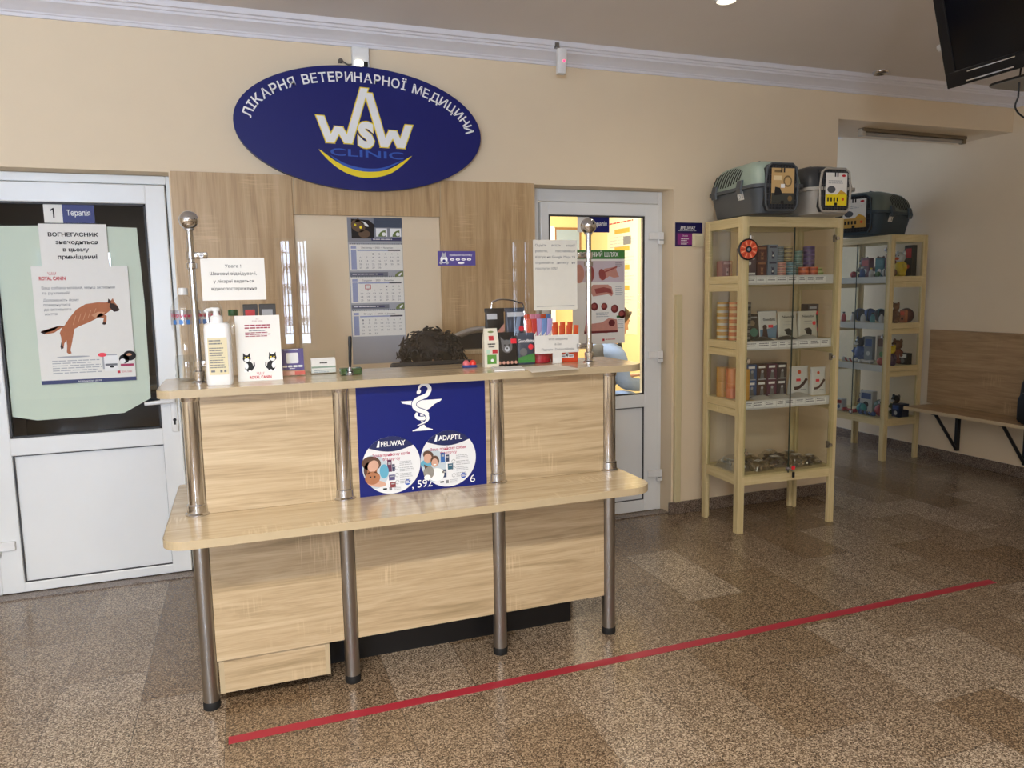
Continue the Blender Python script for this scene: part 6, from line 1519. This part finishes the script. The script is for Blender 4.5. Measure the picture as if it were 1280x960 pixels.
# ------------------------------------------------------------------ figures
def skin_body(name, pts, edges, mat_, parent=None, sub=2, root=0):
    me = bpy.data.meshes.new(name); me.from_pydata([p[:3] for p in pts], edges, [])
    o = bpy.data.objects.new(name, me); COL.objects.link(o)
    if parent: o.parent = parent
    bm_ = bmesh.new(); bm_.from_mesh(me); lay = bm_.verts.layers.skin.verify()
    for v, p in zip(bm_.verts, pts):
        r = p[3]; v[lay].radius = (r, p[4] if len(p) > 4 else r); v[lay].use_root = (v.index == root)
    bm_.to_mesh(me); bm_.free()
    s_ = o.modifiers.new('skin', 'SKIN'); s_.use_smooth_shade = True
    b_ = o.modifiers.new('smooth', 'SUBSURF'); b_.levels = sub; b_.render_levels = sub
    me.materials.append(mat_)
    return o
def head(parent, c, yaw_, pitch_, s, skin, hair, style):
    """head with a face turned to local -y, then yawed and pitched; hair as a child"""
    M = Matrix.Translation(c) @ Matrix.Rotation(yaw_, 4, 'Z') @ Matrix.Rotation(pitch_, 4, 'X') @ Matrix.Scale(s, 4)
    h_ = MB(); rings = []
    for z, hx, hy, oy in ((-.115, .018, .02, -.055), (-.105, .036, .04, -.04), (-.085, .050, .060, -.022), (-.05, .062, .080, -.008), (-.01, .071, .092, 0), (.03, .075, .097, .004), (.065, .071, .092, .006), (.092, .056, .073, .008), (.108, .034, .045, .010), (.114, .012, .016, .010)):
        rings.append([(hx*cos(a), oy + hy*sin(a), z) for a in [2*pi*i/24 for i in range(24)]])
    h_.loft(rings, skin, M=M)
    h_.tube([(0, .015, -.19), (0, .012, -.12), (0, .01, -.06)], [.052, .049, .052], skin, 14, M=M)
    h_.loft([[(x, -.088+y, z) for x, y in ((-.006-w, .012), (0, -d_), (.006+w, .012))] for z, w, d_ in ((.018, .0, .004), (-.01, .003, .014), (-.030, .007, .022), (-.038, .006, .010))], skin, M=M)
    for g_ in (-1, 1): h_.sph((g_*.074, .008, -.005), (.010, .018, .028), skin, 10, 8, M=M)
    o = h_.build('head', parent)
    f = MB()
    for g_ in (-1, 1):
        f.sph((g_*.030, -.083, .012), (.013, .006, .0065), INKW, 10, 8, M=M); f.sph((g_*.030, -.0885, .012), (.0055, .002, .0055), BLACK, 8, 6, M=M)
        f.tube([(g_*.045, -.080, .030), (g_*.030, -.089, .034), (g_*.014, -.090, .030)], .0032, hair, 6, M=M)
    f.tube([(-.022, -.081, -.062), (0, -.090, -.060), (.022, -.081, -.062)], [.003, .005, .003], mat('lips', 'A8605A', .5), 8, M=M)
    f.build('face', parent)
    rd = random.Random(4); hr = MB()
    cap = [(.0001, .128), (.040, .122), (.066, .104), (.084, .07), (.090, .03), (.088, -.01), (.080, -.045)]
    n = 28; vs = []; fs = []
    for j, (r, z) in enumerate(cap):
        for i in range(n):
            a = 2*pi*i/n; front = max(0, -sin(a)); zz = z
            if j > 3: zz = z + front*(.075+.02*(j-4)) if front > .3 else z
            vs.append((r*cos(a)*.98, r*1.18*sin(a)+.008, zz))
    for j in range(len(cap)-1):
        for i in range(n): k = (i+1) % n; fs.append((j*n+i, j*n+k, (j+1)*n+k, (j+1)*n+i))
    hr.add(vs, fs, hair, True, M)
    if style == 'curly':
        for k in range(420):
            a = rd.random()*2*pi; v = rd.random()
            el_ = math.acos(1-1.45*v)
            if sin(a) < -.35 and el_ > 1.15: continue
            R0 = .098+.035*rd.random(); d_ = Vector((sin(el_)*cos(a)*1.12, sin(el_)*sin(a)*1.1, cos(el_)*.98)); c0 = d_*R0 + Vector((0, .015, .018))
            q1 = d_.orthogonal().normalized(); q2 = d_.cross(q1); rr_ = .008+.009*rd.random(); ph = rd.random()*6
            hr.tube([c0 + q1*(rr_*cos(ph+i*.75)) + q2*(rr_*sin(ph+i*.75)) + d_*(.003*i) for i in range(8)], [.0042]*6+[.003, .0015], hair, 5, M=M)
        hr.sph((.0, .03, .05), (.105, .115, .09), hair, 24, 14, M=M)
    hr.build('hair', parent)
    return M
def hand(parent, name, wrist, fwd, up, s, skin, curl=.5, side=1):
    F = Vector(fwd).normalized(); U = Vector(up); U = (U - F*U.dot(F)).normalized(); Rr = F.cross(U)*side
    W = Vector(wrist); P = lambda f, r, u: tuple(W + (F*f + Rr*r + U*u)*s)
    pts = [(*P(-.005, 0, 0), .026*s, .020*s), (*P(.045, 0, .002), .034*s, .014*s), (*P(.075, 0, .002), .036*s, .013*s), (*P(-.06, 0, -.002), .027*s, .024*s)]; ed = [(3, 0), (0, 1), (1, 2)]
    for k, (r, ln) in enumerate(((-.029, .078), (-.010, .088), (.010, .084), (.029, .066))):
        prev = 2; f = .082; u = 0.; an = 0
        for j in range(4):
            pts.append((*P(f, r, u), .0088*s - .0006*j*s, .0088*s - .0006*j*s)); ed.append((prev, len(pts)-1)); prev = len(pts)-1
            an += curl*.55; f += ln/3*cos(an); u -= ln/3*sin(an)
    prev = 1
    for f, r, u in ((.035, -.040, -.004), (.062, -.056, -.014), (.085, -.058, -.024)):
        pts.append((*P(f, r, u), .0105*s)); ed.append((prev, len(pts)-1)); prev = len(pts)-1
    return skin_body(name, pts, ed, skin, parent, 2)
HAIRD = mat('dark_curly_hair', '221B18', .55, var=.3, scale=80); HAIRB = mat('brown_hair', '3A2A20', .6, var=.3, scale=80)
SCRUB = mat('teal_tunic', '3E6E76', .8, var=.06, scale=40); DENIM = mat('light_denim', '7F98C8', .85, var=.1, scale=70); VEST = mat('dark_quilted_vest', '3A3A3D', .8, var=.15, scale=30); TROU = mat('dark_trousers', '2A2C33', .85)
# the receptionist, seated behind the desk, bent over the work top
t = thing('person', 'person with dark curly hair seated behind the desk, only the top of the head showing', 'person', (1.005, -.50, 0))
body = [(0, .06, .50, .15, .12), (0, .05, .62, .135, .105), (0, .025, .76, .15, .105), (0, .0, .87, .14, .09), (0, -.01, .935, .06, .06),
        (-.16, .0, .875, .062), (-.215, -.05, .72, .05), (-.17, -.19, .66, .042), (-.13, -.27, .69, .034),
        (.16, .0, .875, .062), (.215, -.05, .72, .05), (.17, -.19, .66, .042), (.13, -.27, .69, .034),
        (-.10, .05, .50, .10, .09), (-.11, -.22, .50, .075), (-.11, -.28, .46, .06), (-.11, -.27, .10, .042), (.10, .05, .50, .10, .09), (.11, -.22, .50, .075), (.11, -.28, .46, .06), (.11, -.27, .10, .042)]
be = [(0, 1), (1, 2), (2, 3), (3, 4), (3, 5), (5, 6), (6, 7), (7, 8), (3, 9), (9, 10), (10, 11), (11, 12), (0, 13), (13, 14), (14, 15), (15, 16), (0, 17), (17, 18), (18, 19), (19, 20)]
skin_body('body', body, be, SCRUB, t, 2)
head(t, (-.012, -.075, 1.075), 0, radians(22), 1.0, SKIN, HAIRD, 'curly')
hand(t, 'hand', (-.128, -.275, .702), (.15, -1, -.05), (0, 0, 1), .9, SKIN, .25, 1); hand(t, 'hand', (.128, -.275, .702), (-.15, -1, -.05), (0, 0, 1), .9, SKIN, .25, -1)
for sx in (-.11, .11): MB().loft([[(sx+x, -.31+y-.03*(1-f), .001+z) for x, y in rrect(.045*(1-.2*f), .12*(1-.35*f), .04, 4)] for z, f in ((0, 0), (.03, .1), (.07, .6), (.09, .9))], BLKP).build('shoe', t)
t = thing('office_stool', 'black round office stool under the receptionist behind the desk', 'stool', (.985, -.44, 0))
MB().lathe([(.16, .33), (.19, .34), (.195, .37), (.18, .395), (.0001, .40)], BLKP, n=28).build('seat', t); MB().cyl((0, 0, .08), (0, 0, .335), .025, STEEL).build('column', t)
m = MB()
for k in range(5): a = 2*pi*k/5+.3; m.cyl((0, 0, .09), (.165*cos(a), .165*sin(a), .055), .016, BLKP, n=8); m.sph((.165*cos(a), .165*sin(a), .026), .0255, BLKP, 10, 8)
m.build('castor_base', t)
# the visitor seated in the bright room, seen through the right door
t = thing('person', 'person in a light denim shirt and dark vest sitting behind the right-hand door', 'person', (2.60, 1.05, 0))
body = [(0, 0, .55, .14, .12), (.03, 0, .68, .13, .11), (.07, 0, .82, .15, .12), (.115, 0, .93, .13, .10), (.15, 0, .99, .06, .06),
        (.12, -.19, .915, .072), (.13, -.245, .73, .062), (.30, -.20, .70, .050), (.385, -.16, .735, .036),
        (.12, .19, .915, .072), (.13, .245, .73, .062), (.30, .20, .70, .050), (.385, .10, .735, .036),
        (.06, -.11, .53, .105, .095), (.40, -.12, .55, .085), (.46, -.12, .50, .066), (.46, -.12, .10, .046), (.06, .11, .53, .105, .095), (.40, .12, .55, .085), (.46, .12, .50, .066), (.46, .12, .10, .046)]
skin_body('body', body, be, DENIM, t, 2)
head(t, (.205, 0, 1.155), radians(90), radians(14), 1.0, SKIN, HAIRB, 'short')
vb = [(0, 0, .60, .175, .165), (.03, 0, .69, .170, .155), (.062, 0, .80, .188, .162), (.092, 0, .895, .165, .135)]
skin_body('vest', vb + [(.100, -.120, .93, .098), (.100, .120, .93, .098)], [(0, 1), (1, 2), (2, 3), (3, 4), (3, 5)], VEST, t, 2)
MB().tube([(.165, -.03, .955), (.15, -.075, .985), (.09, -.075, 1.0), (.06, 0, 1.005), (.09, .075, 1.0), (.15, .075, .985), (.165, .03, .955)], .016, DENIM, 8).build('collar', t)
hand(t, 'hand', (.38, -.165, .735), (1, .25, .10), (0, .2, 1), .95, SKIN, .45, -1); hand(t, 'hand', (.38, .105, .735), (1, -.25, .10), (0, -.2, 1), .95, SKIN, .45, 1)
for sy in (-.12, .12): MB().loft([[(.50+x+.03*(1-f), sy+y, .001+z) for x, y in rrect(.12*(1-.35*f), .045*(1-.2*f), .04, 4)] for z, f in ((0, 0), (.03, .1), (.07, .6), (.09, .9))], BLKP).build('shoe', t)
tag(MB().box((-.035, -.06, 0), (.035, .06, .009), BLKP, .004, M=Matrix.Rotation(radians(-12), 4, 'Y')).box((-.030, -.054, .0091), (.030, .054, .0096), mat('phone_screen', '20242C', .15), M=Matrix.Rotation(radians(-12), 4, 'Y')).build('mobile_phone', None, (3.04, .985, .735)), 'black mobile phone held by the seated person in denim', 'phone')
t = thing('chair', 'grey chair under the person in denim in the bright room', 'chair', (2.60, 1.05, 0))
CG2 = mat('grey_upholstery', '6A6C70', .8)
MB().box((-.20, -.22, .40), (.24, .22, .445), CG2, .02).build('seat', t); MB().box((-.26, -.21, .50), (-.205, .21, .84), CG2, .02).build('backrest', t)
for x in (-.21, .21):
    for y in (-.2, .2): MB().cyl((x, y, 0), (x, y, .405), .012, STEEL, n=10).build('leg', t)
m = MB()
for y in (-.17, .17): m.cyl((-.19, y, .42), (-.235, y, .62), .011, STEEL, n=8)
m.build('back_frame', t)
# ------------------------------------------------------------------ the bright room behind the right door
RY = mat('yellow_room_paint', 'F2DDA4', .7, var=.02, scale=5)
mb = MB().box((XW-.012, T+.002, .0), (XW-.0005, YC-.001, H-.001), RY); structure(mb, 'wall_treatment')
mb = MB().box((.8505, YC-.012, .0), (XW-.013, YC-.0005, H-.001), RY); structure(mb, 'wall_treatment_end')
def wall_paper(name, label, cat, y0, y1, z0, z1, m_, deco):
    x = XW-.0125
    mb = MB().box((-.0012, -(y1-y0)/2, -(z1-z0)/2), (0, (y1-y0)/2, (z1-z0)/2), m_); o = tag(mb.build(name, None, (x, (y0+y1)/2, (z0+z1)/2)), label, cat)
    mb = MB(); deco(Print(mb, (-.0012, 0, 0), (0, -1, 0), (0, 0, 1), .0007), (y1-y0)/2, (z1-z0)/2); mb.build('printing', o)
CRP = mat('cream_poster', 'F1E6C4', .7); ORP = mat('orange_bar', 'E8A040', .6)
def dlist(p, w, h):
    p.lines(-w*.85, h*.9, w*1.6, 1, .02, .012, RED, 0)
    for k, zz in enumerate((.72, .42, .1, -.25)): p.rect(-w*.5, h*zz, w*.5, h*(zz+.08), ORP); p.lines(-w*.8, h*(zz-.06), w*1.6, 4, h*.055, .007, LGREY)
    p.rect(w*.1, h*.52, w*.6, h*.66, GREY, 3)
wall_paper('wall_list', 'tall cream list with orange bars on the wall right of the anatomy poster', 'poster', 2.55, 3.18, .95, 2.12, CRP, dlist)
t = thing('mirror', 'small grey-blue framed picture on the wall of the bright room above the anatomy poster', 'picture', (3.55, YC-.0125, 1.85))
MB().box((-.16, -.02, -.22), (.16, 0, .22), mat('brown_frame', '9A7048', .5), .004).build('frame', t); MB().box((-.135, -.022, -.195), (.135, -.019, .195), mat('picture_blue', '9FB2C6', .3)).build('picture', t)
t = thing('tall_cabinet', 'tall white cabinet at the back of the bright room', 'cabinet', (2.95, YC-.0125, 0))
MB().box((-.28, -.40, .06), (.28, 0, 2.05), PVC, .004).build('carcass', t)
for sx in (-1, 1):
    dd = MB().box((sx*.003, -.418, .08), (sx*.277, -.4005, 2.03), PVC, .003).build('door', t); MB().cyl((sx*.03, -.436, 1.0), (sx*.03, -.436, 1.14), .006, CHROME, n=10).box((sx*.03-.004, -.436, 1.01), (sx*.03+.004, -.418, 1.02), CHROME).build('handle', dd)
MB().box((-.26, -.36, 0), (.26, 0, .06), BLKP).build('plinth', t)
# ------------------------------------------------------------------ the dark room behind the left door
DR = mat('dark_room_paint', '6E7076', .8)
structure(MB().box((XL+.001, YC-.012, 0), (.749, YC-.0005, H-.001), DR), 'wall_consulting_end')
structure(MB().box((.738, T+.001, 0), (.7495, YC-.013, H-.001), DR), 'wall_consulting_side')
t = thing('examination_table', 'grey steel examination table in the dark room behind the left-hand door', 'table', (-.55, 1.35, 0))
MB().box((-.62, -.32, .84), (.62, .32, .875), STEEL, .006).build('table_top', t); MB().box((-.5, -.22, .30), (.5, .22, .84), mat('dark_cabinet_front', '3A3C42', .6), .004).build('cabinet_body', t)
for x in (-.45, .45):
    for y in (-.18, .18): MB().cyl((x, y, 0), (x, y, .30), .018, STEEL, n=12).build('leg', t)
t = thing('medicine_cabinet', 'tall grey cabinet in the dark room behind the left-hand door', 'cabinet', (.40, 1.1, 0))
MB().box((-.20, -.25, .08), (.20, .25, 1.75), mat('grey_cabinet', '8A8D94', .5), .004).build('carcass', t)
for sy in (-1, 1): MB().box((-.214, sy*.003, .1), (-.2005, sy*.245, 1.73), mat('grey_cabinet', '8A8D94', .5), .003).build('door', t)
MB().box((-.17, -.22, 0), (.17, .22, .08), BLKP).build('plinth', t)
